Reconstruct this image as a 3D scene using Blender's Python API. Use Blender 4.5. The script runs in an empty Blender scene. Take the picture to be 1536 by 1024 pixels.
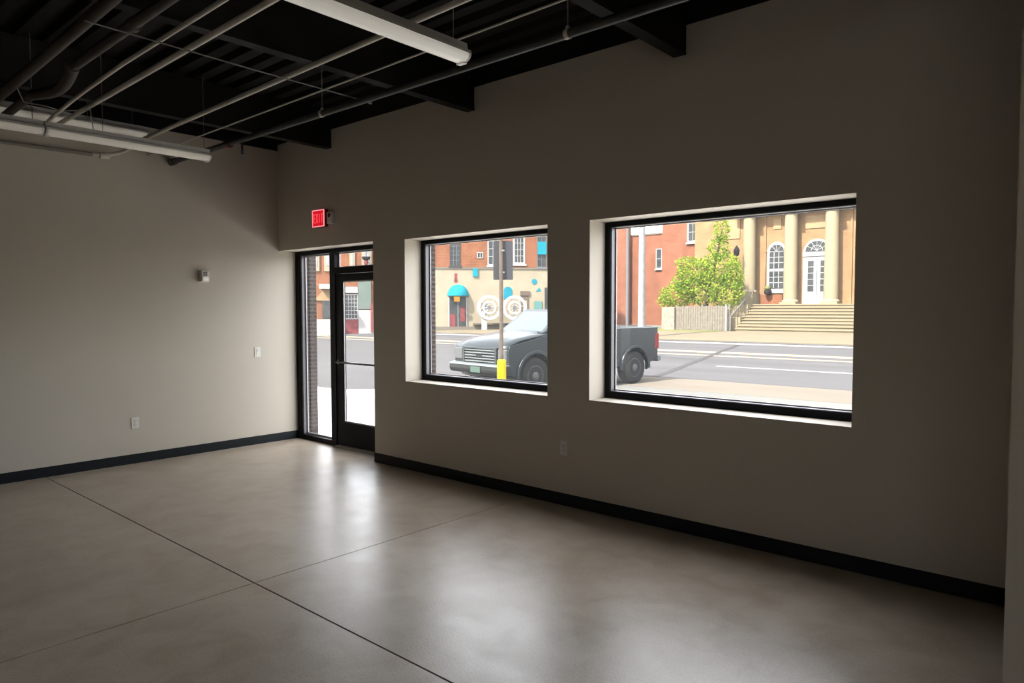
import bpy, bmesh, math, random
from mathutils import Vector, Matrix
random.seed(7)
PI = math.pi
SC = bpy.context.scene
COL = SC.collection

# ------------------------------------------------------------------ materials
def _nt(name):
    m = bpy.data.materials.new(name); m.use_nodes = True
    nt = m.node_tree
    return m, nt, nt.nodes['Principled BSDF'], nt.nodes, nt.links

def mat(name, col, rough=.6, metal=0.0, var=0.0, vscale=6.0, bump=0.0, bscale=40.0, spec=.5, coat=0.0, emit=None, estr=0.0):
    m, nt, b, N, L = _nt(name)
    b.inputs['Base Color'].default_value = (*col, 1)
    b.inputs['Roughness'].default_value = rough
    b.inputs['Metallic'].default_value = metal
    b.inputs['Specular IOR Level'].default_value = spec
    b.inputs['Coat Weight'].default_value = coat
    if emit:
        b.inputs['Emission Color'].default_value = (*emit, 1); b.inputs['Emission Strength'].default_value = estr
    tc = N.new('ShaderNodeTexCoord')
    if var > 0:
        n = N.new('ShaderNodeTexNoise'); n.inputs['Scale'].default_value = vscale; n.inputs['Detail'].default_value = 5
        L.new(tc.outputs['Object'], n.inputs['Vector'])
        r = N.new('ShaderNodeValToRGB')
        r.color_ramp.elements[0].position = .3; r.color_ramp.elements[1].position = .7
        r.color_ramp.elements[0].color = (*[max(0, c * (1 - var)) for c in col], 1)
        r.color_ramp.elements[1].color = (*[min(1, c * (1 + var)) for c in col], 1)
        L.new(n.outputs['Fac'], r.inputs['Fac']); L.new(r.outputs['Color'], b.inputs['Base Color'])
    if bump > 0:
        n2 = N.new('ShaderNodeTexNoise'); n2.inputs['Scale'].default_value = bscale; n2.inputs['Detail'].default_value = 4
        L.new(tc.outputs['Object'], n2.inputs['Vector'])
        bp = N.new('ShaderNodeBump'); bp.inputs['Strength'].default_value = bump; bp.inputs['Distance'].default_value = .01
        L.new(n2.outputs['Fac'], bp.inputs['Height']); L.new(bp.outputs['Normal'], b.inputs['Normal'])
    return m

def brick_mat(name, c1, c2, mortar, axis='XZ', w=.24, h=.08):
    m, nt, b, N, L = _nt(name)
    b.inputs['Roughness'].default_value = .85
    b.inputs['Specular IOR Level'].default_value = .02
    tc = N.new('ShaderNodeTexCoord'); sp = N.new('ShaderNodeSeparateXYZ'); cb = N.new('ShaderNodeCombineXYZ')
    L.new(tc.outputs['Object'], sp.inputs[0])
    ad = N.new('ShaderNodeMath'); ad.operation = 'ADD'
    L.new(sp.outputs['X'], ad.inputs[0]); L.new(sp.outputs['Y'], ad.inputs[1])
    L.new(ad.outputs[0], cb.inputs[0]); L.new(sp.outputs['Z'], cb.inputs[1])
    br = N.new('ShaderNodeTexBrick')
    br.inputs['Color1'].default_value = (*c1, 1); br.inputs['Color2'].default_value = (*c2, 1); br.inputs['Mortar'].default_value = (*mortar, 1)
    br.inputs['Scale'].default_value = 1; br.inputs['Brick Width'].default_value = w; br.inputs['Row Height'].default_value = h
    br.inputs['Mortar Size'].default_value = .012
    L.new(cb.outputs[0], br.inputs['Vector'])
    n = N.new('ShaderNodeTexNoise'); n.inputs['Scale'].default_value = 1.3; n.inputs['Detail'].default_value = 6
    L.new(tc.outputs['Object'], n.inputs['Vector'])
    hs = N.new('ShaderNodeHueSaturation')
    mr = N.new('ShaderNodeMapRange'); mr.inputs['From Min'].default_value = .3; mr.inputs['From Max'].default_value = .7
    mr.inputs['To Min'].default_value = .82; mr.inputs['To Max'].default_value = 1.18
    L.new(n.outputs['Fac'], mr.inputs['Value']); L.new(mr.outputs[0], hs.inputs['Value'])
    L.new(br.outputs['Color'], hs.inputs['Color']); L.new(hs.outputs['Color'], b.inputs['Base Color'])
    bp = N.new('ShaderNodeBump'); bp.inputs['Strength'].default_value = .4; bp.inputs['Distance'].default_value = .01
    L.new(br.outputs['Fac'], bp.inputs['Height']); bp.invert = True
    L.new(bp.outputs['Normal'], b.inputs['Normal'])
    return m

def glass_mat(name, veil, tint=(1, 1, 1), veilcol=(.92, .95, 1.0)):
    # thin window pane: clear, reflecting at grazing angles, with a translucent veil put in to imitate glare
    m = bpy.data.materials.new(name); m.use_nodes = True
    nt = m.node_tree; N = nt.nodes; L = nt.links; N.clear()
    out = N.new('ShaderNodeOutputMaterial')
    tr = N.new('ShaderNodeBsdfTransparent'); tr.inputs['Color'].default_value = (*tint, 1)
    tl = N.new('ShaderNodeBsdfTranslucent'); tl.inputs['Color'].default_value = (*veilcol, 1)
    gl = N.new('ShaderNodeBsdfGlossy'); gl.inputs['Roughness'].default_value = .02
    lw = N.new('ShaderNodeLayerWeight'); lw.inputs['Blend'].default_value = .5
    pw = N.new('ShaderNodeMath'); pw.operation = 'POWER'; pw.inputs[1].default_value = 5; L.new(lw.outputs['Facing'], pw.inputs[0])
    fr = N.new('ShaderNodeMapRange'); fr.inputs['To Min'].default_value = .03; fr.inputs['To Max'].default_value = .9; L.new(pw.outputs[0], fr.inputs['Value'])
    n = N.new('ShaderNodeTexNoise'); n.inputs['Scale'].default_value = 2.0
    tc = N.new('ShaderNodeTexCoord'); L.new(tc.outputs['Object'], n.inputs['Vector'])
    mr = N.new('ShaderNodeMapRange'); mr.inputs['To Min'].default_value = veil * .85; mr.inputs['To Max'].default_value = veil * 1.15
    L.new(n.outputs['Fac'], mr.inputs['Value'])
    a = N.new('ShaderNodeMixShader'); L.new(mr.outputs[0], a.inputs['Fac']); L.new(tr.outputs[0], a.inputs[1]); L.new(tl.outputs[0], a.inputs[2])
    c = N.new('ShaderNodeMixShader'); L.new(fr.outputs[0], c.inputs['Fac']); L.new(a.outputs[0], c.inputs[1]); L.new(gl.outputs[0], c.inputs[2])
    L.new(c.outputs[0], out.inputs['Surface'])
    return m

def concrete_floor():
    m, nt, b, N, L = _nt('polished_concrete')
    tc = N.new('ShaderNodeTexCoord')
    n1 = N.new('ShaderNodeTexNoise'); n1.inputs['Scale'].default_value = .9; n1.inputs['Detail'].default_value = 8; n1.inputs['Roughness'].default_value = .62
    n2 = N.new('ShaderNodeTexNoise'); n2.inputs['Scale'].default_value = 85; n2.inputs['Detail'].default_value = 4
    n3 = N.new('ShaderNodeTexNoise'); n3.inputs['Scale'].default_value = 4.5; n3.inputs['Detail'].default_value = 7; n3.inputs['Distortion'].default_value = .6
    for n in (n1, n2, n3): L.new(tc.outputs['Object'], n.inputs['Vector'])
    r = N.new('ShaderNodeValToRGB'); e = r.color_ramp.elements
    e[0].position = .3; e[0].color = (.385, .326, .256, 1); e[1].position = .72; e[1].color = (.535, .462, .372, 1)
    L.new(n1.outputs['Fac'], r.inputs['Fac'])
    r3 = N.new('ShaderNodeValToRGB'); e = r3.color_ramp.elements
    e[0].position = .30; e[0].color = (.80, .76, .71, 1); e[1].position = .62; e[1].color = (1, 1, 1, 1)
    L.new(n3.outputs['Fac'], r3.inputs['Fac'])
    mx = N.new('ShaderNodeMix'); mx.data_type = 'RGBA'; mx.blend_type = 'MULTIPLY'; mx.inputs[0].default_value = 1.0
    L.new(r.outputs['Color'], mx.inputs[6]); L.new(r3.outputs['Color'], mx.inputs[7])
    r2 = N.new('ShaderNodeValToRGB'); e = r2.color_ramp.elements
    e[0].position = .33; e[0].color = (.82, .82, .82, 1); e[1].position = .62; e[1].color = (1.06, 1.06, 1.06, 1)
    L.new(n2.outputs['Fac'], r2.inputs['Fac'])
    mx2 = N.new('ShaderNodeMix'); mx2.data_type = 'RGBA'; mx2.blend_type = 'MULTIPLY'; mx2.inputs[0].default_value = .7
    L.new(mx.outputs[2], mx2.inputs[6]); L.new(r2.outputs['Color'], mx2.inputs[7])
    L.new(mx2.outputs[2], b.inputs['Base Color'])
    mr = N.new('ShaderNodeMapRange'); mr.inputs['From Min'].default_value = .3; mr.inputs['From Max'].default_value = .7
    mr.inputs['To Min'].default_value = .29; mr.inputs['To Max'].default_value = .36
    L.new(n3.outputs['Fac'], mr.inputs['Value']); L.new(mr.outputs[0], b.inputs['Roughness'])
    b.inputs['Specular IOR Level'].default_value = .62
    bp = N.new('ShaderNodeBump'); bp.inputs['Strength'].default_value = .16; bp.inputs['Distance'].default_value = .004
    L.new(n2.outputs['Fac'], bp.inputs['Height']); L.new(bp.outputs['Normal'], b.inputs['Normal'])
    return m

def streak_mat(name, c1, c2, sx, sy, rough=.9):
    # asphalt / paving with long worn streaks along the street
    m, nt, b, N, L = _nt(name)
    b.inputs['Roughness'].default_value = rough; b.inputs['Specular IOR Level'].default_value = .02
    tc = N.new('ShaderNodeTexCoord'); mp = N.new('ShaderNodeMapping'); mp.inputs['Scale'].default_value = (sx, sy, 1)
    L.new(tc.outputs['Object'], mp.inputs['Vector'])
    n = N.new('ShaderNodeTexNoise'); n.inputs['Scale'].default_value = 1; n.inputs['Detail'].default_value = 7; n.inputs['Roughness'].default_value = .6
    L.new(mp.outputs[0], n.inputs['Vector'])
    r = N.new('ShaderNodeValToRGB'); e = r.color_ramp.elements
    e[0].position = .32; e[0].color = (*c1, 1); e[1].position = .68; e[1].color = (*c2, 1)
    L.new(n.outputs['Fac'], r.inputs['Fac']); L.new(r.outputs['Color'], b.inputs['Base Color'])
    return m

M = {}
M['paint'] = mat('greige_wall_paint', (.60, .548, .470), .62, var=.02, vscale=1.5, bump=.05, bscale=220, spec=.3)
M['return'] = M['paint']
M['black_paint'] = mat('black_ceiling_paint', (.012, .012, .012), .75, var=.3, vscale=2, spec=.25)
M['black_deck'] = mat('black_deck_paint', (.012, .0115, .0105), .7, var=.3, vscale=1.3, spec=.2)
M['beam'] = mat('black_beam_paint', (.020, .0195, .018), .7, var=.25, vscale=2, spec=.2)
M['base'] = mat('black_rubber_base', (.009, .012, .015), .55, var=.1, spec=.25)
M['alu'] = mat('black_anodized_aluminium', (.006, .007, .0095), .5, var=.08, spec=.12)
M['alu_grey'] = mat('dark_grey_gasket_trim', (.16, .155, .17), .4)
M['bead'] = mat('bead_painted_reflection', (.62, .60, .63), .35)  # bright street reflections on the glazing stops, put into the colour
M['bar'] = mat('satin_push_bar', (.16, .17, .17), .35, metal=.8)
M['alu_sill'] = mat('dull_aluminium_threshold', (.30, .28, .25), .5, metal=.6)
M['glass'] = glass_mat('window_glass', .0080)
M['floor'] = concrete_floor()
M['joint'] = mat('dark_joint_filler', (.05, .042, .034), .8)
M['white_fix'] = mat('white_enamel_housing', (.72, .70, .66), .4)
M['lens'] = mat('frosted_lens_added_glow', (.86, .84, .79), .35, emit=(1, .94, .83), estr=.21)  # emission added to brighten a lens that is switched off
M['lens_faint_glow'] = mat('frosted_lens_faint_added_glow', (.84, .80, .74), .35, emit=(1, .90, .76), estr=.06)  # weaker added glow for the unlit lights near the side wall
M['emt'] = mat('grey_conduit_steel', (.56, .52, .46), .5, metal=.1, var=.12, vscale=3)
M['black_pipe'] = mat('black_iron_pipe', (.036, .034, .032), .5, var=.3, vscale=5)
M['brown_pipe'] = mat('dark_brown_pipe', (.046, .037, .030), .65, var=.35, vscale=6)
M['wire'] = mat('grey_wire', (.22, .21, .19), .5)
M['red_valve'] = mat('red_sprinkler_paint', (.35, .05, .04), .5)
M['plate'] = mat('white_plastic_plate', (.74, .72, .67), .4)
M['slot'] = mat('dark_slot', (.05, .05, .05), .6)
M['grey_plastic'] = mat('grey_plastic', (.74, .74, .72), .5)
M['dark_plastic'] = mat('dark_grey_grille', (.07, .07, .075), .5)
M['exit_red'] = mat('lit_red_exit_panel', (.45, .01, .02), .4, emit=(.85, .003, .025), estr=.58)
M['exit_letter'] = mat('lit_pink_exit_letters', (.8, .2, .2), .4, emit=(1, .08, .09), estr=.85)
M['exit_rim'] = mat('lit_pale_red_exit_rim', (.8, .4, .4), .4, emit=(1, .28, .30), estr=.95)
# outside
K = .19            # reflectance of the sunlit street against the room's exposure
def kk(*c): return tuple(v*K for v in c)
M['conc'] = streak_mat('sidewalk_concrete', (.50, .49, .45), (.62, .61, .57), .25, 1.2)
M['grey_conc'] = streak_mat('worn_grey_concrete', kk(.33, .335, .32), kk(.40, .405, .39), .25, 1.2)
M['beige'] = streak_mat('beige_apron_concrete', kk(.34, .30, .245), kk(.40, .355, .295), .4, 1.5)
M['asphalt'] = streak_mat('grey_asphalt', kk(.185, .184, .192), kk(.24, .237, .245), .12, 1.3)
M['far_walk'] = streak_mat('far_beige_sidewalk', kk(.36, .31, .215), kk(.43, .37, .265), .5, .9)
M['curb'] = mat('grey_curb', kk(.20, .20, .20), .9, var=.2)
M['line_white'] = mat('white_road_paint', kk(.72, .70, .68), .8, var=.12, vscale=3)
M['line_yellow'] = mat('faded_yellow_road_paint', kk(.70, .58, .38), .8, var=.15, vscale=3)
M['tar'] = mat('dark_tar_seal', kk(.12, .12, .12), .7, var=.2)
M['ground'] = mat('pale_open_ground', kk(.42, .40, .34), .9, var=.2, vscale=.2)
M['brick_own'] = brick_mat('brown_brick', (.050, .033, .027), (.036, .025, .021), (.075, .066, .060), w=.20, h=.05)
M['brick_orange'] = brick_mat('orange_brick', kk(.56, .20, .095), kk(.47, .16, .075), kk(.56, .32, .20))
M['brick_red'] = brick_mat('red_brick', kk(.56, .185, .095), kk(.48, .15, .08), kk(.55, .34, .24))
M['brick_tan'] = brick_mat('tan_brick', kk(.68, .41, .20), kk(.58, .34, .165), kk(.66, .47, .28))
M['cream'] = mat('cream_painted_stone', kk(.70, .62, .46), .85, var=.10, vscale=1.1, bump=.3, bscale=4)
M['stone'] = mat('pale_yellow_limestone', kk(.66, .555, .36), .8, var=.06, vscale=2)
M['step'] = streak_mat('limestone_steps', kk(.50, .42, .27), kk(.60, .505, .335), .8, 6)
M['panel_tan'] = mat('tan_stone_panel', kk(.76, .53, .30), .85, var=.08, vscale=3)
M['white_trim'] = mat('white_painted_trim', kk(.80, .80, .80), .6)
M['pane'] = mat('grey_window_pane', kk(.10, .115, .12), .3, var=.35, vscale=2.5, spec=.12)
M['cyan'] = mat('cyan_fabric', kk(.02, .50, .66), .7, var=.12, vscale=3)
M['cyan_paint'] = mat('cyan_wall_paint', kk(.03, .46, .62), .8, var=.1, vscale=3)
M['teal'] = mat('pale_teal_board', kk(.22, .52, .50), .7, var=.1)
M['orange_sign'] = mat('orange_sign_board', kk(.75, .36, .05), .6)
M['red_poster'] = mat('faded_red_poster', kk(.45, .12, .12), .6, var=.3, vscale=6)
M['white_sign'] = mat('white_painted_metal', kk(.80, .82, .86), .5)
M['green_panel'] = mat('grey_green_shutter', kk(.30, .38, .34), .7, var=.12, vscale=2)
M['wood_post'] = mat('weathered_post', kk(.30, .235, .19), .8, var=.2, vscale=8)
M['sign_back'] = mat('grey_sign_back', kk(.13, .135, .15), .55)
M['yellow'] = mat('yellow_plastic_sleeve', kk(.90, .70, .01), .45)
M['cable'] = mat('black_cable', kk(.03, .03, .03), .6)
M['pole_grey'] = mat('grey_metal_pole', kk(.30, .31, .33), .5)
M['pole_white'] = mat('pale_weathered_pole', kk(.62, .64, .66), .7, var=.15, vscale=6)
M['iron'] = mat('dark_wrought_iron', kk(.06, .06, .065), .5)
M['fence'] = mat('weathered_fence_boards', kk(.40, .36, .29), .85, var=.25, vscale=7)
M['rubble'] = mat('pale_rubble_stone', kk(.58, .52, .42), .9, var=.25, vscale=5, bump=.6, bscale=6)
M['bark'] = mat('grey_bark', kk(.22, .17, .12), .9, var=.3, vscale=9)
M['lawn'] = mat('dry_lawn', kk(.34, .36, .14), .95, var=.25, vscale=3)
M['truck'] = mat('dark_grey_green_car_paint', kk(.030, .048, .056), .25, spec=.22, coat=.0)
M['truck_plastic'] = mat('dark_truck_plastic', kk(.05, .055, .055), .5)
M['chrome'] = mat('dull_chrome', kk(.30, .35, .37), .35, spec=.2)
M['tire'] = mat('dusty_tyre_rubber', kk(.060, .060, .058), .85, var=.15)
M['rim'] = mat('grey_steel_rim', kk(.20, .21, .22), .5, spec=.1)
M['truck_glass'] = mat('pale_reflecting_truck_glass', kk(.13, .19, .215), .15, spec=.2)
M['red_lens'] = mat('red_tail_light', kk(.55, .06, .06), .25)
M['lamp_lens'] = mat('clear_headlight', kk(.16, .18, .19), .3, spec=.2)
M['num_plate'] = mat('pale_green_plate', kk(.16, .26, .22), .6)
M['roof'] = mat('grey_flat_roof', kk(.25, .25, .25), .9)
def leaf_mat():
    m, nt, b, N, L = _nt('bright_spring_leaves')
    b.inputs['Roughness'].default_value = .8; b.inputs['Specular IOR Level'].default_value = .03
    oi = N.new('ShaderNodeTexCoord'); n = N.new('ShaderNodeTexNoise'); n.inputs['Scale'].default_value = 1.6; n.inputs['Detail'].default_value = 5
    L.new(oi.outputs['Object'], n.inputs['Vector'])
    r = N.new('ShaderNodeValToRGB'); e = r.color_ramp.elements
    e[0].position = .35; e[0].color = (*kk(.36, .64, .06), 1); e[1].position = .65; e[1].color = (*kk(.86, 1.12, .12), 1)
    L.new(n.outputs['Fac'], r.inputs['Fac']); L.new(r.outputs['Color'], b.inputs['Base Color'])
    tl = N.new('ShaderNodeBsdfTranslucent'); L.new(r.outputs['Color'], tl.inputs['Color'])
    mx = N.new('ShaderNodeMixShader'); mx.inputs[0].default_value = .35
    L.new(b.outputs[0], mx.inputs[1]); L.new(tl.outputs[0], mx.inputs[2])
    L.new(mx.outputs[0], N['Material Output'].inputs['Surface'])
    return m
M['leaf'] = leaf_mat()
for k_ in ('curb line_white line_yellow tar ground cream stone panel_tan white_trim cyan cyan_paint teal orange_sign red_poster white_sign green_panel wood_post sign_back '
           'yellow cable pole_grey pole_white iron fence rubble bark lawn truck_plastic tire red_lens num_plate roof').split():      # dull, weathered outdoor surfaces
    M[k_].node_tree.nodes['Principled BSDF'].inputs['Specular IOR Level'].default_value = .05

# ------------------------------------------------------------------ mesh helpers
def new(): return bmesh.new()
def box(bm, x0, x1, y0, y1, z0, z1):
    v = [bm.verts.new(p) for p in ((x0,y0,z0),(x1,y0,z0),(x1,y1,z0),(x0,y1,z0),(x0,y0,z1),(x1,y0,z1),(x1,y1,z1),(x0,y1,z1))]
    for f in ((0,3,2,1),(4,5,6,7),(0,1,5,4),(1,2,6,5),(2,3,7,6),(3,0,4,7)): bm.faces.new([v[i] for i in f])
    return v
def _frame(d):
    d = d.normalized(); a = Vector((0,0,1)) if abs(d.z) < .9 else Vector((1,0,0))
    s = d.cross(a).normalized(); return s, d.cross(s).normalized()
def cap(bm, vs):                 # end cap with its own vertices, so the sides keep clean normals
    bm.faces.new([bm.verts.new(v.co) for v in vs])
def tube(bm, pts, r, seg=10, caps=True, smooth=True):
    pts = [Vector(p) for p in pts]; rings = []
    rs = r if isinstance(r, (list, tuple)) else [r] * len(pts)
    s = None
    for i, p in enumerate(pts):
        d = (pts[min(i+1, len(pts)-1)] - pts[max(i-1, 0)])
        if s is None: s, t = _frame(d)
        else:
            dn = d.normalized(); s = (s - dn * s.dot(dn)).normalized(); t = dn.cross(s)
        rings.append([bm.verts.new(p + (s * math.cos(2*PI*k/seg) + t * math.sin(2*PI*k/seg)) * rs[i]) for k in range(seg)])
    for a, b in zip(rings, rings[1:]):
        for k in range(seg):
            f = bm.faces.new((a[k], a[(k+1)%seg], b[(k+1)%seg], b[k])); f.smooth = smooth
    if caps: cap(bm, rings[0][::-1]); cap(bm, rings[-1])
def prism(bm, poly, axis, a, b):
    # polygon in the two other axes (x,z for 'y'; y,z for 'x'; x,y for 'z'), extruded from a to b
    def P(q, t): return {'y': (q[0], t, q[1]), 'x': (t, q[0], q[1]), 'z': (q[0], q[1], t)}[axis]
    A = [bm.verts.new(P(q, a)) for q in poly]; B = [bm.verts.new(P(q, b)) for q in poly]
    n = len(poly)
    bm.faces.new(A); bm.faces.new(B[::-1])
    for i in range(n): bm.faces.new((A[i], B[i], B[(i+1)%n], A[(i+1)%n]))
def lathe(bm, prof, c, seg=24, axis='z'):
    rings = []
    for r, h in prof:
        ring = []
        for k in range(seg):
            a = 2*PI*k/seg; p = (r*math.cos(a), r*math.sin(a), h)
            if axis == 'y': p = (p[0], h, p[1])
            ring.append(bm.verts.new((p[0]+c[0], p[1]+c[1], p[2]+c[2])))
        rings.append(ring)
    for a, b in zip(rings, rings[1:]):
        for k in range(seg):
            f = bm.faces.new((a[k], a[(k+1)%seg], b[(k+1)%seg], b[k])); f.smooth = True
    cap(bm, rings[0][::-1]); cap(bm, rings[-1])
def ring(bm, c, r, t, y0, y1, a0=0, a1=2*PI, seg=32):
    # flat band (arc) in the xz plane, radius r (centre line), width t, from y0 to y1
    n = seg; full = abs(a1 - a0 - 2*PI) < 1e-6
    V = []
    for k in range(n + (0 if full else 1)):
        a = a0 + (a1-a0)*k/n; ca, sa = math.cos(a), math.sin(a)
        V.append([bm.verts.new((c[0]+ca*q, y, c[1]+sa*q)) for q, y in ((r-t/2,y0),(r+t/2,y0),(r+t/2,y1),(r-t/2,y1))])
    for k in range(n):
        A, B = V[k], V[(k+1) % len(V)]
        for i in range(4): bm.faces.new((A[i], A[(i+1)%4], B[(i+1)%4], B[i]))
    if not full: bm.faces.new(V[0][::-1]); bm.faces.new(V[-1])
def arch_poly(x0, x1, z0, zs, n=16):
    # door/window outline with a round head springing at zs
    c = (x0+x1)/2; r = (x1-x0)/2
    return [(x0, z0), (x1, z0)] + [(c + r*math.cos(PI*k/n), zs + r*math.sin(PI*k/n)) for k in range(n+1)]

def world_loc(o):
    l = Vector((0,0,0))
    while o is not None: l = l + o.location; o = o.parent
    return l
def obj(name, bm, m, parent=None, origin=None, local=False, bevel=0, seg=2, **props):
    """one mesh object. Geometry is in world coordinates unless local (then in the parent's)."""
    if not local:
        o0 = world_loc(parent) if parent is not None else Vector(origin or (0,0,0))
        if o0.length: bmesh.ops.translate(bm, verts=bm.verts, vec=-o0)
    bmesh.ops.recalc_face_normals(bm, faces=bm.faces)
    me = bpy.data.meshes.new(name); bm.to_mesh(me); bm.free()
    me.materials.append(m)
    o = bpy.data.objects.new(name, me); COL.objects.link(o)
    if parent is not None: o.parent = parent
    elif origin is not None: o.location = origin
    if bevel:
        b = o.modifiers.new('Bevel', 'BEVEL'); b.width = bevel; b.segments = seg; b.limit_method = 'ANGLE'; b.angle_limit = math.radians(35)
    for k, v in props.items(): o[k] = v
    return o
def thing(name, label, cat, loc=(0,0,0), rotz=0, group=None):
    o = bpy.data.objects.new(name, None); COL.objects.link(o)
    o.location = loc; o.rotation_euler = (0,0,rotz); o.empty_display_size = .1
    o['label'] = label; o['category'] = cat
    if group: o['group'] = group
    return o
def tag(o, label, cat, group=None, kind=None):
    o['label'] = label; o['category'] = cat
    if group: o['group'] = group
    if kind: o['kind'] = kind
    return o
def struct(name, bm, m, label, cat, parent=None, **k):
    o = obj(name, bm, m, parent, **k); o['kind'] = 'structure'
    o['label'] = label; o['category'] = cat
    return o
def sroot(name, label, cat, loc):
    o = thing(name, label, cat, loc); o['kind'] = 'structure'; return o
def bx(x0, x1, y0, y1, z0, z1):
    b = new(); box(b, x0, x1, y0, y1, z0, z1); return b

# ------------------------------------------------------------------ room dimensions (metres)
X1 = 11.0; Y1 = -9.5                       # far ends of the room behind and beside the camera
ZW = 3.61; ZL = 3.54; ZD = 3.80            # painted wall tops, underside of the deck
W1 = (2.37, 4.195, .892, 2.318)
W2 = (4.62, 6.574, .892, 2.318)
DO = (0.0, 1.86, 0.0, 2.331)
YI = .312; YO = .365                         # inner face of the brick, outer face

def wall_with_holes(bm, x0, x1, y0, y1, z0, z1, holes):
    xs = sorted({x0, x1} | {h[0] for h in holes} | {h[1] for h in holes})
    zs = sorted({z0, z1} | {h[2] for h in holes} | {h[3] for h in holes})
    xs = [x for x in xs if x0 <= x <= x1]; zs = [z for z in zs if z0 <= z <= z1]
    def solid(i, j):
        if i < 0 or j < 0 or i >= len(xs)-1 or j >= len(zs)-1: return False
        xm = (xs[i]+xs[i+1])/2; zm = (zs[j]+zs[j+1])/2
        return not any(h[0] < xm < h[1] and h[2] < zm < h[3] for h in holes)
    V = {}
    def v(x, y, z):
        k = (round(x,5), round(y,5), round(z,5))
        if k not in V: V[k] = bm.verts.new(k)
        return V[k]
    for i in range(len(xs)-1):
        for j in range(len(zs)-1):
            if not solid(i, j): continue
            a, b, c, d = xs[i], xs[i+1], zs[j], zs[j+1]
            bm.faces.new((v(a,y0,c), v(b,y0,c), v(b,y0,d), v(a,y0,d)))
            bm.faces.new((v(a,y1,c), v(a,y1,d), v(b,y1,d), v(b,y1,c)))
            if not solid(i-1, j): bm.faces.new((v(a,y0,c), v(a,y0,d), v(a,y1,d), v(a,y1,c)))
            if not solid(i+1, j): bm.faces.new((v(b,y0,c), v(b,y1,c), v(b,y1,d), v(b,y0,d)))
            if not solid(i, j-1): bm.faces.new((v(a,y0,c), v(a,y1,c), v(b,y1,c), v(b,y0,c)))
            if not solid(i, j+1): bm.faces.new((v(a,y0,d), v(b,y0,d), v(b,y1,d), v(a,y1,d)))

# --- shell
b = new()
JX, JY = 3.985, -2.525; g1, g2 = .0055, .0035
for xa, xb in ((-.3, JX-g2), (JX+g2, JX+6.1-g2), (JX+6.1+g2, X1+.1)):
    for ya, yb in ((Y1-.1, JY-6.1-g1), (JY-6.1+g1, JY-g1), (JY+g1, .33)):
        box(b, xa, xb, ya, yb, -.12, 0)
floor = struct('floor', b, M['floor'], 'polished grey concrete floor with sawn joints', 'floor')
obj('joint_filler', bx(-.3, X1+.1, Y1-.1, .33, -.14, -.008), M['joint'], floor, label='dark filler in the sawn joints')

b = new(); wall_with_holes(b, 0, X1, 0, YI, 0, ZD+.1, [(DO[0]-1, DO[1], -1, DO[3]), W1, W2])
wall_back = struct('wall_back', b, M['paint'], 'greige street wall with two deep windows and a door recess', 'wall')
struct('wall_left', bx(-.3, 0, Y1, .225, 0, ZD+.1), M['paint'], 'bare greige side wall lit from the door', 'wall')
struct('wall_right', bx(7.665, X1, -2.95, -2.78, 0, ZD), M['paint'], 'edge of a greige partition at the right border', 'wall')
struct('wall_far_side', bx(X1, X1+.2, Y1, .33, 0, ZD+.1), M['paint'], 'greige wall beside the viewer', 'wall')
W3 = (8.2, 9.6, 1.45, 2.40)  # opening for an unseen window, added as fill light
b = new(); wall_with_holes(b, -.3, X1+.2, Y1-.2, Y1, 0, ZD+.1, [W3])
struct('wall_rear', b, M['paint'], 'greige wall behind the viewer', 'wall')
# brick skin outside
b = new(); wall_with_holes(b, -6, X1+1, YI, YO, -.3, 4.25, [(.08, DO[1]+.02, -.4, DO[3]+.01), (2.422, W1[1]+.02, W1[2]-.01, W1[3]+.02), (W2[0]-.02, W2[1]+.04, W2[2]-.01, W2[3]+.02)])
box(b, -1.2, .10, YO-.01, .455, -.3, 4.25)
struct('wall_brick_outside', b, M['brick_own'], 'brown brick outer face of the street wall', 'wall')
# painted-out black top of the walls
struct('trim_1', bx(0, X1, -.012, 0, ZW, ZD), M['black_paint'], 'black steel ledger along the top of the window wall', 'ledger')
struct('trim_2', bx(0, .012, Y1, 0, ZL, ZD), M['black_paint'], 'black ledger along the top of the side wall', 'ledger')
# deck: ribs run along x
b = new(); prof = []
y = Y1; per = .203
while y < .02:
    prof += [(y, ZD+.055), (y+.045, ZD+.055), (y+.065, ZD), (y+.16, ZD), (y+.18, ZD+.055)]
    y += per
poly = prof + [(y, ZD+.12), (Y1, ZD+.12)]
prism(b, poly, 'x', -.02, X1+.02)
struct('ceiling', b, M['black_deck'], 'black painted ribbed steel deck', 'ceiling')
struct('roof_slab', bx(-6, X1+1, Y1-.4, YO, ZD+.13, ZD+.25), M['roof'], 'flat roof over the room', 'roof')
# beams
for i, xr in enumerate((1.137, 3.357, 5.440, 7.60, 9.76)):
    b = new(); w = .098
    box(b, xr-w, xr, Y1, -.001, 3.405, 3.420)
    box(b, xr-w+.012, xr-.004, Y1, -.001, 3.420, 3.447)
    box(b, xr-.030, xr-.012, Y1, -.001, 3.447, ZD-.02)
    box(b, xr-w, xr, Y1, -.001, ZD-.02, ZD-.004)
    box(b, xr-w+.012, xr-.004, -.012, -.001, 3.42, ZD-.004)     # end plate at the wall
    struct('beam', b, M['beam'], ['black steel beam nearest the side wall', 'black steel beam above the first window', 'black steel beam above the second window', 'black steel beam above the partition edge', 'black steel beam beside the viewer'][i], 'beam')
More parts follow.
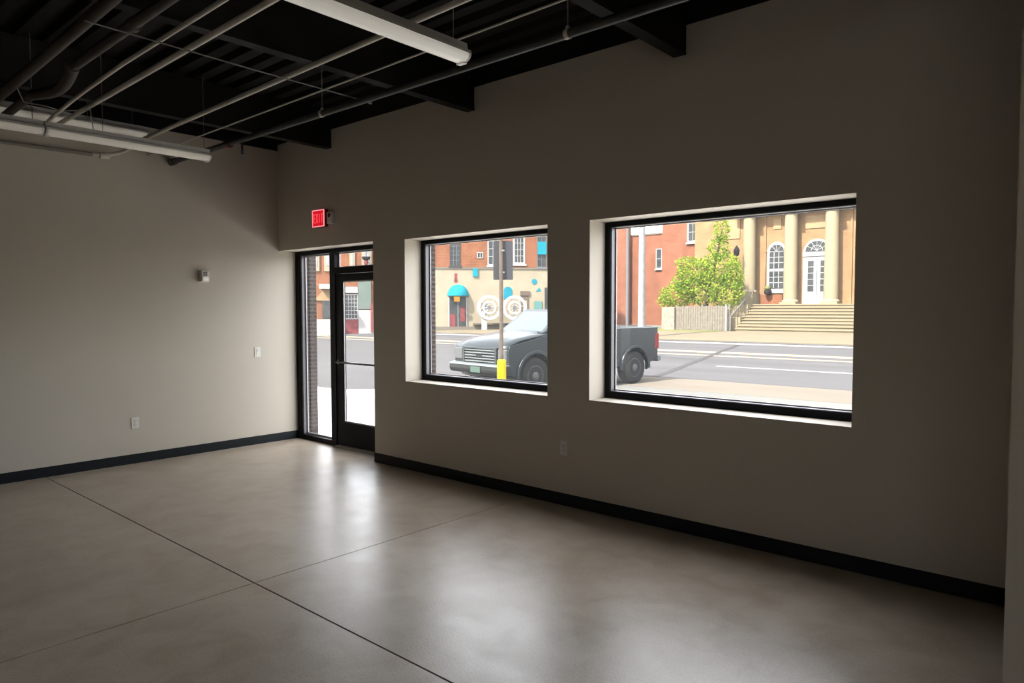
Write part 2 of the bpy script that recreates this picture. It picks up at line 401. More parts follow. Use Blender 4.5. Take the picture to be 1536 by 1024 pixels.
# baseboards
b = new(); wall = .007
box(b, 0, wall, Y1, .222, 0, .098); box(b, wall, wall+.004, Y1, .222, 0, .012)
struct('baseboard_left', b, M['base'], 'black rubber base along the side wall', 'baseboard')
b = new(); box(b, DO[1], X1, -wall, 0, 0, .098); box(b, DO[1], X1, -wall-.004, -wall, 0, .012); box(b, DO[1]-wall, DO[1], -wall, .22, 0, .098)
struct('baseboard_back', b, M['base'], 'black rubber base under the windows', 'baseboard')

# ------------------------------------------------------------------ windows
def window(name, w, label):
    x0, x1, z0, z1 = w; fw = .050; y0, y1 = .218, .311; yg = .300
    r = sroot(name, label, 'window', ((x0+x1)/2, y0, z0))
    b = new()
    zb = z0 + .055; zt = z1 - .040; xl = x0 + fw; xr = x1 - fw
    wall_with_holes(b, x0, x1, y0, y1, z0, z1, [(xl, xr, zb, zt)])
    obj('window_frame', b, M['alu'], r)
    b = new()                                     # grey inner stop, a step behind the front face
    wall_with_holes(b, xl, xr, y0+.012, yg-.03, zb, zt, [(xl+.006, xr-.006, zb+.004, zt-.004)])
    obj('glazing_stop', b, M['alu_grey'], r, label='grey glazing stop')
    b = new()
    wall_with_holes(b, xl, xr, yg-.012, yg-.004, zb, zt, [(xl+.012, xr-.012, zb+.012, zt-.012)])
    obj('glazing_bead', b, M['bead'], r, label='bead with painted bright reflection around the pane')
    obj('pane', bx(xl, xr, yg-.003, yg+.003, zb, zt), M['glass'], r, label='clear pane with added glare veil')
    return r
window('window_1', W1, 'smaller black framed window between the door and the wide window')
window('window_2', W2, 'wide black framed window facing the columned building')

b = new(); wall_with_holes(b, W3[0], W3[1], Y1-.16, Y1-.06, W3[2], W3[3], [(W3[0]+.05+k*.665, W3[0]+.685+k*.665, W3[2]+.05, W3[3]-.05) for k in range(2)])
r = sroot('fill_window', 'black framed window added behind the viewer for fill light', 'window', (8.9, Y1-.1, 1.35))  # not in view; added to brighten the room from behind
obj('window_frame', b, M['alu'], r); obj('pane', bx(W3[0]+.05, W3[1]-.05, Y1-.113, Y1-.107, W3[2]+.05, W3[3]-.05), M['glass'], r)
# ------------------------------------------------------------------ storefront door in its recess
yf, yb = .225, .311; yg = .300
r = sroot('door_1', 'black glazed street door with sidelight and transom in a recess', 'door', (.93, yf, 0))
b = new()
xs = [(0, .075), (.735, .835), (1.785, 1.86)]
for xa, xb in xs: box(b, xa, xb, yf, yb, 0, DO[3])
box(b, .075, .735, yf, yb, DO[3]-.05, DO[3]); box(b, .835, 1.785, yf, yb, DO[3]-.05, DO[3])
box(b, .075, .735, yf, yb, 0, .058)
box(b, .835, 1.785, yf, yb, 2.035, 2.105)
obj('door_frame', b, M['alu'], r)
b = new()
box(b, .075, .115, yf+.02, yb-.01, .058, DO[3]-.05)
obj('frame_channel', b, M['alu_grey'], r, label='grey channel beside the sidelight')
b = new()
wall_with_holes(b, .115, .735, yg-.014, yg-.004, .058, DO[3]-.05, [(.135, .722, .078, DO[3]-.068)])
wall_with_holes(b, .835, 1.785, yg-.014, yg-.004, 2.105, DO[3]-.05, [(.853, 1.767, 2.118, DO[3]-.063)])
obj('glazing_bead', b, M['bead'], r, label='bead with painted bright reflection around the panes')
obj('sidelight_pane', bx(.115, .735, yg-.003, yg+.003, .058, DO[3]-.05), M['glass'], r, label='tall clear sidelight pane')
obj('transom_pane', bx(.835, 1.785, yg-.003, yg+.003, 2.105, DO[3]-.05), M['glass'], r, label='low clear pane above the door')
b = new()
yl0, yl1 = .236, .284
wall_with_holes(b, .842, 1.778, yl0, yl1, .022, 2.030, [(.965, 1.655, .300, 1.945)])
leaf = obj('door_leaf', b, M['alu'], r, bevel=.003)
obj('door_pane', bx(.965, 1.655, .258, .264, .300, 1.945), M['glass'], leaf, label='clear door pane')
b = new(); wall_with_holes(b, .965, 1.655, .248, .257, .300, 1.945, [(.980, 1.640, .315, 1.930)])
obj('glazing_bead', b, M['bead'], leaf, label='bead with painted bright reflection around the pane')
b = new()
tube(b, [(.885, yl0, 1.0), (.885, .200, 1.0), (1.735, .200, 1.0), (1.735, yl0, 1.0)], .013, 10)
box(b, .870, .90, yl0-.012, yl0, .97, 1.03); box(b, 1.72, 1.75, yl0-.012, yl0, .97, 1.03)
obj('push_bar', b, M['bar'], leaf, label='grey push bar across the door')
obj('threshold', bx(.835, 1.785, yf-.03, yb, 0, .016), M['alu_sill'], r, label='dull metal threshold', bevel=.005)

# ------------------------------------------------------------------ wall devices
def faceplate(bm, w, h, t): box(bm, -w/2, w/2, -t, 0, -h/2, h/2)
def outlet(loc, rotz, label, tamper=False):
    t = thing('wall_outlet', label, 'outlet', loc, rotz, 'duplex outlets')
    b = new(); faceplate(b, .075, .120, .006); obj('cover_plate', b, M['plate'], t, local=True, bevel=.003)
    for dz in (.021, -.021):
        b = new(); lathe(b, [(.0165, -.009), (.0165, -.003)], (0, 0, dz), 20, 'y')
        s = obj('socket', b, M['plate'], t, local=True)
        b = new(); box(b, -.0075, -.0050, -.0095, -.0088, dz-.001, dz+.009); box(b, .0050, .0075, -.0095, -.0088, dz-.001, dz+.008)
        lathe(b, [(.0028, -.0095), (.0028, -.0088)], (0, 0, dz-.008), 10, 'y')
        obj('slot', b, M['slot'], s, local=True, label='dark slots')
    b = new(); lathe(b, [(.003, -.0075), (.003, -.005)], (0, 0, 0), 10, 'y'); obj('screw', b, M['bar'], t, local=True)
    return t
outlet((.0, -1.70, .425), PI/2, 'white duplex outlet low on the bare side wall')
outlet((4.37, 0, .475), 0, 'white duplex outlet low on the window wall between the windows')
t = thing('light_switch', 'white rocker light switch on the side wall near the door', 'light switch', (0, -.305, 1.11), PI/2)
b = new(); faceplate(b, .078, .122, .006); obj('cover_plate', b, M['plate'], t, local=True, bevel=.003)
b = new(); prism(b, [(-.006, -.033), (-.010, -.033), (-.0075, 0), (-.012, .033), (-.006, .033)], 'x', -.0165, .0165)
obj('rocker', b, M['plate'], t, local=True)
t = thing('fire_alarm', 'small white alarm box with dark grille on the side wall', 'alarm', (0, -.94, 1.925), PI/2)
b = new(); faceplate(b, .105, .140, .012)
for v in b.verts: v.co.z += .07
obj('back_plate', b, M['grey_plastic'], t, local=True, bevel=.003, label='grey back plate')
b = new(); box(b, -.045, .045, -.062, -.012, .006, .128); obj('body', b, M['plate'], t, local=True, bevel=.008, seg=3)
b = new()
for k in range(3):
    for q in range(2): box(b, -.026+q*.024, -.008+q*.024, -.0635, -.0610, .070+k*.016, .082+k*.016)
obj('grille', b, M['dark_plastic'], t, local=True, label='dark grille')
b = new(); box(b, -.030, .030, -.066, -.061, .018, .054); obj('strobe_lens', b, M['lens'], t, local=True, bevel=.002)  # shares the added glow of the lens material

t = thing('exit_sign', 'lit red exit sign high on the wall above the door recess', 'exit sign', (.94, 0, 2.545))
b = new(); box(b, -.118, .118, -.050, 0, 0, .195); obj('housing', b, mat('red_lit_housing', (.25, .03, .03), .5), t, local=True, bevel=.004)
b = new(); box(b, -.112, .112, -.054, -.050, .006, .189); obj('face_panel', b, M['exit_red'], t, local=True, label='glowing red face')
b = new(); wall_with_holes(b, -.117, .117, -.058, -.050, .002, .193, [(-.106, .106, .012, .182)])
obj('rim', b, M['exit_rim'], t, local=True, label='pale glowing rim')
def letters(bm, y0, y1, z0, h, w, gap, st):
    x = -(4*w + 3*gap)/2
    # E
    box(bm, x, x+st, y0, y1, z0, z0+h)
    for zz in (z0, z0+h/2-st/2, z0+h-st): box(bm, x+st, x+w, y0, y1, zz, zz+st)
    x += w+gap
    for sgn in (1, -1):
        p = [(x, z0), (x+st, z0), (x+w, z0+h), (x+w-st, z0+h)]
        if sgn < 0: p = [(x, z0+h), (x+st, z0+h), (x+w, z0), (x+w-st, z0)]
        prism(bm, p, 'y', y0, y1 + sgn*.0002)
    x += w+gap
    box(bm, x+w/2-st/2, x+w/2+st/2, y0, y1, z0, z0+h)
    x += w+gap
    box(bm, x+w/2-st/2, x+w/2+st/2, y0, y1, z0, z0+h-st); box(bm, x, x+w, y0, y1, z0+h-st, z0+h)
b = new(); letters(b, -.0565, -.0540, .045, .105, .036, .011, .010)
obj('lettering', b, M['exit_letter'], t, local=True, label='the letters EXIT glowing pale red')
t = thing('emergency_light', 'small grey emergency light box beside the red exit sign', 'emergency light', (1.128, 0, 2.572))
b = new(); box(b, -.048, .048, -.036, 0, 0, .128); obj('housing', b, M['grey_plastic'], t, local=True, bevel=.004)
b = new(); lathe(b, [(.020, -.044), (.024, -.040), (.024, -.036)], (0, 0, .092), 18, 'y'); obj('lamp_head', b, M['dark_plastic'], t, local=True)
b = new(); box(b, -.030, .030, -.039, -.036, .018, .050); obj('test_panel', b, M['plate'], t, local=True)

# ------------------------------------------------------------------ ceiling services
def run(name, pts, r, m, label, cat, group=None, seg=12):
    b = new(); tube(b, pts, r, seg)
    return tag(obj(name, b, m), label, cat, group)
GC = 'conduits under the deck'
def arc_pts(p, q, k, n=6):   # quadratic bend p-k-q
    p, q, k = map(Vector, (p, q, k)); return [tuple((1-t)**2*p + 2*(1-t)*t*k + t*t*q) for t in [i/n for i in range(n+1)]]
XE = 10.8
# long black sprinkler main
t = thing('sprinkler_pipe', 'long black sprinkler pipe on hangers parallel to the window wall', 'pipe', (0, -1.27, 3.205))
b = new(); tube(b, [(0.0, -1.27, 3.205), (XE, -1.27, 3.205)], .027, 14); obj('pipe', b, M['black_pipe'], t)
for x in (.06, 1.30, 6.7):
    b = new(); tube(b, [(x-.05, -1.27, 3.205), (x+.05, -1.27, 3.205)], .036, 14); obj('coupling', b, M['black_pipe'], t)
for x in (2.87, 5.35, 7.9):
    b = new(); tube(b, [(x, -1.27, 3.225), (x, -1.27, ZD)], .0045, 6)
    h = obj('hanger_rod', b, M['wire'], t, label='grey hanger rod')
    b = new(); tube(b, [(x-.014, -1.27, 3.205), (x+.014, -1.27, 3.205)], .0305, 14); box(b, x-.009, x+.009, -1.279, -1.261, 3.225, 3.250)
    obj('ring_clamp', b, M['emt'], h)
b = new(); tube(b, [(1.30, -1.27, 3.23), (1.30, -1.27, 3.165)], .030, 12); obj('tee_fitting', b, M['red_valve'], t, label='dull red fitting')
b = new(); tube(b, [(1.56, -1.27, 3.19), (1.56, -1.27, 3.105)], .011, 8); s = obj('sprinkler_drop', b, M['black_pipe'], t)
b = new(); lathe(b, [(.012, 3.105), (.016, 3.09), (.008, 3.075), (.004, 3.06)], (1.56, -1.27, 0), 10)
lathe(b, [(.034, 3.058), (.034, 3.062)], (1.56, -1.27, 0), 14); obj('sprinkler_head', b, M['bar'], s)
# conduits
run('conduit', [(0, -1.50, 3.245), (XE, -1.56, 3.285)], .0065, M['emt'], 'thin tan cable running across behind the hanging light', 'conduit', GC)
t = thing('conduit', 'grey conduit that drops behind the double light and turns along the side wall', 'conduit', (0.05, -1.76, 3.2), 0, GC)
b = new(); tube(b, arc_pts((.05, -2.05, 3.16), (.30, -1.76, 3.26), (.05, -1.76, 3.19)) + [(.6, -1.77, 3.275), (4.6, -1.82, 3.30), (XE, -1.90, 3.33)], .019, 12); obj('pipe', b, M['emt'], t)
b = new(); tube(b, [(.05, -2.05, 3.16), (.05, -4.0, 3.14), (.05, Y1+.2, 3.14)], .020, 12); obj('wall_run', b, mat('dull_tan_pipe', (.24, .21, .175), .6), t, label='dull tan run along the wall')
b = new(); tube(b, [(.055, -1.985, 3.160), (.052, -1.90, 3.166)], .032, 12); obj('coupling', b, M['emt'], t, label='pale coupling')
run('conduit', [(0, -2.46, 3.295), (4.2, -2.51, 3.305), (XE, -2.56, 3.31)], .0195, M['emt'], 'grey conduit just under the beams, thicker of the bare pair at the left', 'conduit', GC)
run('conduit', arc_pts((1.22, -2.78, 3.10), (1.75, -2.66, 3.28), (1.40, -2.70, 3.22)) + [(2.6, -2.675, 3.30), (XE, -2.76, 3.31)], .0145, M['emt'], 'slim grey conduit bending down at the double light', 'conduit', GC)
# fat dark pipes
GP = 'dark pipes at the upper left'
run('drain_pipe', [(0, -2.99, 3.31), (1.1, -3.03, 3.31), (3.6, -3.09, 3.31), (7.3, -3.20, 3.31), (XE, -3.24, 3.31)], .036, M['brown_pipe'], 'outer of two fat dark brown pipes at the upper left', 'pipe', GP)
t = thing('drain_pipe', 'inner of two fat dark brown pipes, the one with a flexible bend', 'pipe', (2.0, -2.86, 3.3), 0, GP)
b = new(); tube(b, [(0, -2.84, 3.31), (1.30, -2.87, 3.31)], .034, 12); obj('pipe', b, M['brown_pipe'], t)
b = new(); pts = []
for i in range(41):
    q = i/40; pts.append((1.30 + .95*q, -2.87 + .05*math.sin(PI*q), 3.31 - .040*math.sin(PI*q)))
tube(b, pts, [.043 if i % 2 else .036 for i in range(41)], 12); obj('flexible_bend', b, M['brown_pipe'], t, label='ribbed sagging bend')
b = new(); tube(b, [(2.25, -2.87, 3.31), (4.2, -2.89, 3.31), (7.3, -3.04, 3.31), (XE, -3.06, 3.31)], .034, 12); obj('pipe', b, M['brown_pipe'], t)
for x in (2.25, 3.35):
    b = new(); tube(b, [(x-.03, -2.875, 3.31), (x+.03, -2.875, 3.31)], .043, 12); obj('coupling', b, M['brown_pipe'], t)
# loose wires
run('loose_wire', [(1.55, -3.03, 3.27), (1.42, -2.96, 3.21), (1.50, -2.82, 3.19), (1.40, -2.70, 3.20), (1.33, -2.47, 3.27), (1.18, -2.40, 3.12), (1.10, -2.30, 3.085)], .0045, M['wire'], 'loose grey wire slung from the dark pipe to the double light', 'wire', seg=6)
b = new(); tube(b, [(3.28, -1.10, 3.252), (3.30, -2.1, 3.252), (3.31, -3.13, 3.265)], .0045, 6)
tube(b, [(3.278, -1.12, 3.252), (3.278, -1.09, 3.252)], .014, 8)
tag(obj('suspension_cable', b, M['wire']), 'thin taut grey cable crossing under the conduits toward the sprinkler pipe', 'cable')
# strip lights (switched off, with a glow added to the lenses)
def strip_light(x, y0, y1, z, label, hang, lens='lens_faint_glow', group='long white strip lights'):
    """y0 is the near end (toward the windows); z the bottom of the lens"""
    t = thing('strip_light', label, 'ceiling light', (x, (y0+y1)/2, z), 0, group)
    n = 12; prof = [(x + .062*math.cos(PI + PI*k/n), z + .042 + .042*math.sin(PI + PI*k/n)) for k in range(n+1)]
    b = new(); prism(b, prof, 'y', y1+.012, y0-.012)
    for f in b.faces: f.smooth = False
    obj('lens', b, M[lens], t, label='frosted white lens with added glow')
    b = new(); prism(b, [(x-.066, z+.042), (x+.066, z+.042), (x+.060, z+.062), (x+.036, z+.072), (x+.030, z+.108), (x-.030, z+.108), (x-.036, z+.072), (x-.060, z+.062)], 'y', y1, y0)
    obj('housing', b, M['white_fix'], t)
    for ye, s in ((y0, -1), (y1, 1)):
        b = new(); prism(b, [(px*1.0 if False else x+(px-x)*1.04, z+(pz-z)*1.0-.001) for px, pz in prof], 'y', ye, ye+s*.014)
        box(b, x-.028, x+.028, min(ye, ye+s*.03), max(ye, ye+s*.03), z-.006, z-.0005)
        obj('end_cap', b, M['white_fix'], t)
    for yh in hang:
        b = new(); tube(b, [(x, yh, z+.106), (x, yh, ZD)], .0028, 6); obj('hanger_wire', b, M['wire'], t, label='thin hanger wire')
    return t
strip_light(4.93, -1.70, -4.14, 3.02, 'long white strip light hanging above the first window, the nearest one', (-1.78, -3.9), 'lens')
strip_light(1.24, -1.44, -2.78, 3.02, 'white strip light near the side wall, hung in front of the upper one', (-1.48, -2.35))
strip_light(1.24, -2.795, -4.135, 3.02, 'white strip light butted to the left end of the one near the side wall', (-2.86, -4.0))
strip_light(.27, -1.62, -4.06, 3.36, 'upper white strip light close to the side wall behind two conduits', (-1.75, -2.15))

# ------------------------------------------------------------------ outside: ground
def gz(y):
    P = [(.45, -.02), (1.0, -.04), (6, -.26), (14, -.27), (33, .22), (90, .22)]
    if y <= P[0][0]: return P[0][1]
    for (a, za), (c, zc) in zip(P, P[1:]):
        if y <= c: return za + (zc-za)*(y-a)/(c-a)
    return P[-1][1]
def ground_sheet(bm, x0, x1, ys, dz=0.0, thick=.05, xf=None):
    """strip of ground following the slope; xf(y) gives the x range when it is not constant"""
    T = []; B = []
    for y in ys:
        a, c = xf(y) if xf else (x0, x1)
        T.append((bm.verts.new((a, y, gz(y)+dz)), bm.verts.new((c, y, gz(y)+dz))))
        B.append((bm.verts.new((a, y, gz(y)+dz-thick)), bm.verts.new((c, y, gz(y)+dz-thick))))
    for i in range(len(ys)-1):
        bm.faces.new((T[i][0], T[i][1], T[i+1][1], T[i+1][0])); bm.faces.new((B[i][0], B[i+1][0], B[i+1][1], B[i][1]))
        for s in (0, 1): bm.faces.new((T[i][s], T[i+1][s], B[i+1][s], B[i][s]))
    bm.faces.new((T[0][0], T[0][1], B[0][1], B[0][0])); bm.faces.new((T[-1][0], T[-1][1], B[-1][1], B[-1][0]))
YS = [.45, 1, 2, 3, 4, 5, 6, 8, 10, 12, 14, 18, 22, 26, 30, 33]
b = new(); ground_sheet(b, -120, 90, YS + [60, 140], -.03)
struct('ground', b, M['ground'], 'open ground beyond the street', 'ground')
struct('yard', bx(-40, 50, -60, Y1-.2, -.25, -.10), M['conc'], 'paved yard behind the building', 'ground')
b = new(); ground_sheet(b, -70, 60, [4.6, 5, 6, 8, 10, 12, 14, 18, 22, 25.6], -.015)
struct('street', b, M['asphalt'], 'grey asphalt street', 'street')
b = new()
def walk_edge(y):                    # concrete in front of the building, cut back toward the street on the left
    if y <= 4.7: return (-60, 40)
    if y <= 12.6: return (-5.6 + (y-4.7)*.45, 40)
    return (-2, 40)
ground_sheet(b, 0, 0, [.45, 1, 2, 3, 4, 4.7], .0, xf=walk_edge)
ground_sheet(b, 0, 0, [4.71, 5, 5.8], .0, xf=lambda y: (-5.6 + (y-4.7)*.45, 40))
struct('sidewalk', b, M['conc'], 'pale concrete sidewalk outside the windows', 'sidewalk')
b = new(); ground_sheet(b, 0, 0, [5.81, 6, 8, 10.15], .0, xf=lambda y: (-5.6 + (y-4.7)*.45, 40))
struct('parking_strip', b, M['grey_conc'], 'worn grey concrete strip under the pickup', 'sidewalk')
b = new(); ground_sheet(b, 0, 0, [10.16, 11, 12.55], .002, xf=lambda y: (-5.6 + (y-4.7)*.45, 40))
struct('driveway_apron', b, M['beige'], 'beige concrete apron along the street', 'sidewalk')
b = new(); ground_sheet(b, -60, 50, [25.6, 26.2], -.004)
struct('curb', b, M['line_white'], 'pale gutter along the far curb', 'curb')
b = new(); ground_sheet(b, -60, 50, [26.2, 26.6], .03)
struct('curb', b, M['curb'], 'dark far curb across the street', 'curb')
b = new(); ground_sheet(b, -60, 50, [26.6, 30, 33, 35.4], .06, .1)
struct('sidewalk', b, M['far_walk'], 'beige sidewalk before the columned building', 'sidewalk')
b = new(); ground_sheet(b, -24, -10.2, [33.2, 35, 39.5], .075, .05)
struct('lawn', b, M['lawn'], 'thin lawn strip at the fence foot', 'lawn')
def marking(name, xa, xb, ya, yb, m, label):
    b = new(); ground_sheet(b, xa, xb, [ya, yb], -.009, .006)
    struct(name, b, m, label, 'road marking')
marking('lane_line', -2.0, 45, 16.45, 16.62, M['line_white'], 'white lane line nearest the windows')
marking('lane_line', -60, 50, 19.75, 20.05, M['line_yellow'], 'nearer of the two faded yellow centre lines')
marking('lane_line', -60, 50, 21.0, 21.6, M['line_yellow'], 'farther of the two faded yellow centre lines')
b = new()
n = 10; T = []
for i in range(n+1):
    q = i/n; x = -2.1 + (-5.15+2.1)*q; y = 12.7 + 12.8*q; z = gz(y)-.008
    T.append([bm_v for bm_v in (b.verts.new((x-.12, y, z)), b.verts.new((x+.12, y, z)))])
for A, B in zip(T, T[1:]): b.faces.new((A[0], A[1], B[1], B[0]))
struct('tar_seam', b, M['tar'], 'dark tar seam crossing the street at an angle', 'road marking')

# ------------------------------------------------------------------ street sign on a post
zp = gz(4.3)
t = thing('street_sign', 'grey sign back on a leaning post with yellow base before the pickup', 'sign', (-.23, 4.29, zp))
b = new(); tube(b, [(-.205, 4.285, zp), (-.285, 4.36, 3.15)], .034, 12); obj('post', b, M['wood_post'], t, label='weathered brown post')
b = new(); lathe(b, [(.078, zp-.0), (.078, zp+.90), (.066, zp+.935), (.040, zp+.945)], (-.212, 4.29, 0), 24); obj('post_sleeve', b, M['yellow'], t, label='bright yellow sleeve')
# sign panel facing the street (seen from behind), square to the view along the street
b = new(); c = Vector((-.27, 4.40)); w = .335; h0, h1 = 2.12, 2.79
rr = .05; pl = [(-w/2, h0), (w/2, h0)]
for k in range(7): a = (PI/2)*k/6; pl.append((w/2-rr+rr*math.cos(a), h1-rr+rr*math.sin(a)))
for k in range(7): a = PI/2+(PI/2)*k/6; pl.append((-w/2+rr+rr*math.cos(a), h1-rr+rr*math.sin(a)))
prism(b, pl, 'y', -.003, .003)
ang = math.radians(41)
bmesh.ops.rotate(b, verts=b.verts, cent=(0,0,0), matrix=Matrix.Rotation(ang, 3, 'Z'))
bmesh.ops.translate(b, verts=b.verts, vec=(c.x, c.y, 0))
obj('sign_panel', b, M['sign_back'], t, label='grey back of the sign panel')
for z in (2.25, 2.62): obj('bracket', bx(-.305, -.235, 4.33, 4.40, z-.012, z+.012), M['bar'], t)

# ------------------------------------------------------------------ pickup truck (local: +x forward, +y its left side)
fw = Vector((-.13, -.99)).normalized()
truck = thing('pickup_truck', 'dark grey pickup truck parked facing the windows', 'truck', (-2.62, 9.10, -.268), math.atan2(fw.y, fw.x))
def tob(name, bm, m, parent=None, **k): return obj(name, bm, m, parent or truck, local=True, **k)
WB = 1.71; HW = .95; RA = .50
def arch(cx, n=12, r=RA, z=.41): return [(cx + r*math.cos(a), z + r*math.sin(a)) for a in [math.radians(-8) + math.radians(196)*k/n for k in range(n+1)]]
# cab and front fenders lower body
poly = [(-.72, .48), (WB-.50, .46)] + arch(WB)[::-1] + [(2.42, .46), (2.50, .60), (2.52, .96), (2.46, 1.09), (1.36, 1.30), (1.28, 1.34), (-.72, 1.36)]
b = new(); prism(b, poly, 'y', -HW, HW); tob('body', b, M['truck'], bevel=.035, seg=3)
# bed: two side walls with arches, floor, head board
sp = [(-2.62, .60), (-2.62, 1.40), (-.78, 1.40), (-.78, .50), (-WB+.50, .46)] + arch(-WB) + [(-2.30, .52)]
b = new(); prism(b, sp, 'y', HW-.08, HW); prism(b, sp, 'y', -HW, -HW+.08)
box(b, -2.60, -.80, -HW+.06, HW-.06, .93, .97); box(b, -.86, -.79, -HW+.06, HW-.06, .6, 1.40)
bed = tob('cargo_bed', b, M['truck'], bevel=.02)
for s in (-1, 1):
    b = new(); box(b, -2.66, -.78, min(s*(HW-.12), s*HW), max(s*(HW-.12), s*HW), 1.398, 1.418)
    tob('bed_rail_cap', b, M['chrome'], bed, bevel=.006, label='pale rail cap')
b = new(); box(b, -2.68, -2.60, -HW+.05, HW-.05, .66, 1.41); tob('tailgate', b, M['truck'], bevel=.015)
# greenhouse
b = new()
lo = [(-.70, .86), (1.06, .86)]; 
def frustum(bm, x0, x1, xr0, xr1, yb, yt, z0, z1):
    v = [bm.verts.new(p) for p in ((x0,-yb,z0),(x1,-yb,z0),(x1,yb,z0),(x0,yb,z0),(xr0,-yt,z1),(xr1,-yt,z1),(xr1,yt,z1),(xr0,yt,z1))]
    for f in ((0,3,2,1),(4,5,6,7),(0,1,5,4),(1,2,6,5),(2,3,7,6),(3,0,4,7)): bm.faces.new([v[i] for i in f])
GX0, GX1, RX0, RX1, GB, GT, GZ0, GZ1 = -.70, 1.34, -.58, .56, .80, .67, 1.34, 1.88
frustum(b, GX0, GX1, RX0, RX1, GB, GT, GZ0, GZ1); tob('cab', b, M['truck'], bevel=.05, seg=3)
def onface(u, v, side, off=.006):
    # point on the cab flank: u along, v up (0..1)
    zb = GZ0 + (GZ1-GZ0)*v; yy = (GB + (GT-GB)*v + off)*side
    xa = GX0 + (RX0-GX0)*v; xb = GX1 + (RX1-GX1)*v
    return (xa + (xb-xa)*u, yy, zb)
def panel(bm, P, n, t=.012):
    n = Vector(n).normalized()*t
    A = [bm.verts.new(p) for p in P]; B = [bm.verts.new(tuple(Vector(p)-n)) for p in P]
    bm.faces.new(A); bm.faces.new(B[::-1])
    for i in range(len(P)): bm.faces.new((A[i], A[(i+1)%len(P)], B[(i+1)%len(P)], B[i]))
for s in (1, -1):
    for ua, uc in ((.07, .47), (.52, .91)):
        b = new(); panel(b, [onface(ua,.12,s), onface(uc,.12,s), onface(min(uc,.90),.86,s), onface(ua,.86,s)], (0, s, .27))
        tob('side_window', b, M['truck_glass'], label='pale reflecting side window')
def wind(u, v, off=.006):
    z = GZ0+(GZ1-GZ0)*v; x = GX1+(RX1-GX1)*v + off; yy = (GB+(GT-GB)*v)*(2*u-1); return (x, yy, z)
b = new(); panel(b, [wind(.07,.08), wind(.93,.08), wind(.92,.90), wind(.08,.90)], (.65, 0, .70)); tob('windshield', b, M['truck_glass'], label='pale reflecting windshield')
# hood with a raised centre
b = new()
hx = [1.26, 1.6, 2.1, 2.44, 2.52]; hz = [1.345, 1.30, 1.225, 1.125, 1.03]
hy = [-.90, -.62, -.50, 0, .50, .62, .90]; hh = [0, .012, .050, .058, .050, .012, 0]
V = [[b.verts.new((x, y, z + h*(1 if i < 4 else .6))) for y, h in zip(hy, hh)] for i, (x, z) in enumerate(zip(hx, hz))]
for i in range(len(hx)-1):
    for j in range(len(hy)-1): f = b.faces.new((V[i][j], V[i+1][j], V[i+1][j+1], V[i][j+1])); f.smooth = True
r_ = bmesh.ops.extrude_face_region(b, geom=list(b.faces)); bmesh.ops.translate(b, vec=(0,0,-.05), verts=[v for v in r_['geom'] if isinstance(v, bmesh.types.BMVert)])
tob('hood', b, M['truck'])
# grille
b = new(); wall_with_holes(b, -.60, .60, -.03, .02, .64, 1.05, [(-.53, .53, .69, 1.00)])
for v in b.verts: v.co = Vector((2.53 - v.co.y, v.co.x, v.co.z))
gr = tob('grille', b, M['truck'], bevel=.012)
b = new(); box(b, 2.505, 2.53, -.54, .54, .68, 1.01); tob('grille_backing', b, M['truck_plastic'], gr)
for k in range(5):
    b = new(); z = .715 + k*.062; prism(b, [(2.525, z), (2.555, z+.006), (2.555, z+.026), (2.525, z+.032)], 'y', -.53, .53); tob('grille_bar', b, M['chrome'], gr, label='pale horizontal bar')
b = new(); box(b, 2.553, 2.568, -.10, .10, .815, .875); tob('emblem', b, M['iron'], gr, bevel=.01, label='small dark centre emblem')
for s in (1, -1):
    b = new(); box(b, 2.46, 2.545, min(s*.62, s*.92), max(s*.62, s*.92), .74, 1.02); tob('headlight', b, M['lamp_lens'], bevel=.03, seg=3)
b = new(); prism(b, [(2.44, .44), (2.62, .47), (2.66, .55), (2.64, .665), (2.50, .68), (2.44, .66)], 'y', -.98, .98); fb = tob('front_bumper', b, M['truck_plastic'], bevel=.02)
b = new(); prism(b, [(2.50, .655), (2.655, .640), (2.640, .680), (2.50, .695)], 'y', -.97, .97); tob('bumper_strip', b, M['chrome'], fb, label='pale bumper top strip')
b = new(); box(b, 2.655, 2.668, -.17, .17, .49, .62); tob('licence_plate', b, M['num_plate'], fb, label='pale green plate')
b = new(); prism(b, [(-2.66, .52), (-2.80, .54), (-2.80, .68), (-2.66, .68)], 'y', -.93, .93); tob('rear_bumper', b, M['chrome'], bevel=.02)
for s in (1, -1):
    b = new(); box(b, -2.665, -2.52, min(s*.80, s*.958), max(s*.80, s*.958), .86, 1.26); tob('tail_light', b, M['red_lens'], bevel=.015)
    for cx in (WB, -WB):
        b = new(); ring(b, (cx, .41), .535, .075, min(s*(HW-.02), s*(HW+.035)), max(s*(HW-.02), s*(HW+.035)), math.radians(-4), math.radians(184), 20); tob('fender_flare', b, M['chrome' if False else 'truck'], bevel=.01)
    b = new(); box(b, .80, .92, min(s*.98, s*1.16), max(s*.98, s*1.16), 1.36, 1.54); box(b, .83, .88, min(s*.76, s*1.0), max(s*.76, s*1.0), 1.38, 1.42)
    tob('wing_mirror', b, M['truck_plastic'], bevel=.02)
    for ux in (-.30, .42):
        b = new(); box(b, ux, ux+.14, min(s*.95, s*.975), max(s*.95, s*.975), 1.06, 1.085); tob('door_handle', b, M['truck_plastic'], bevel=.006)
b = new(); box(b, -2.45, 2.40, -.62, .62, .40, .78); tob('chassis', b, M['iron'])
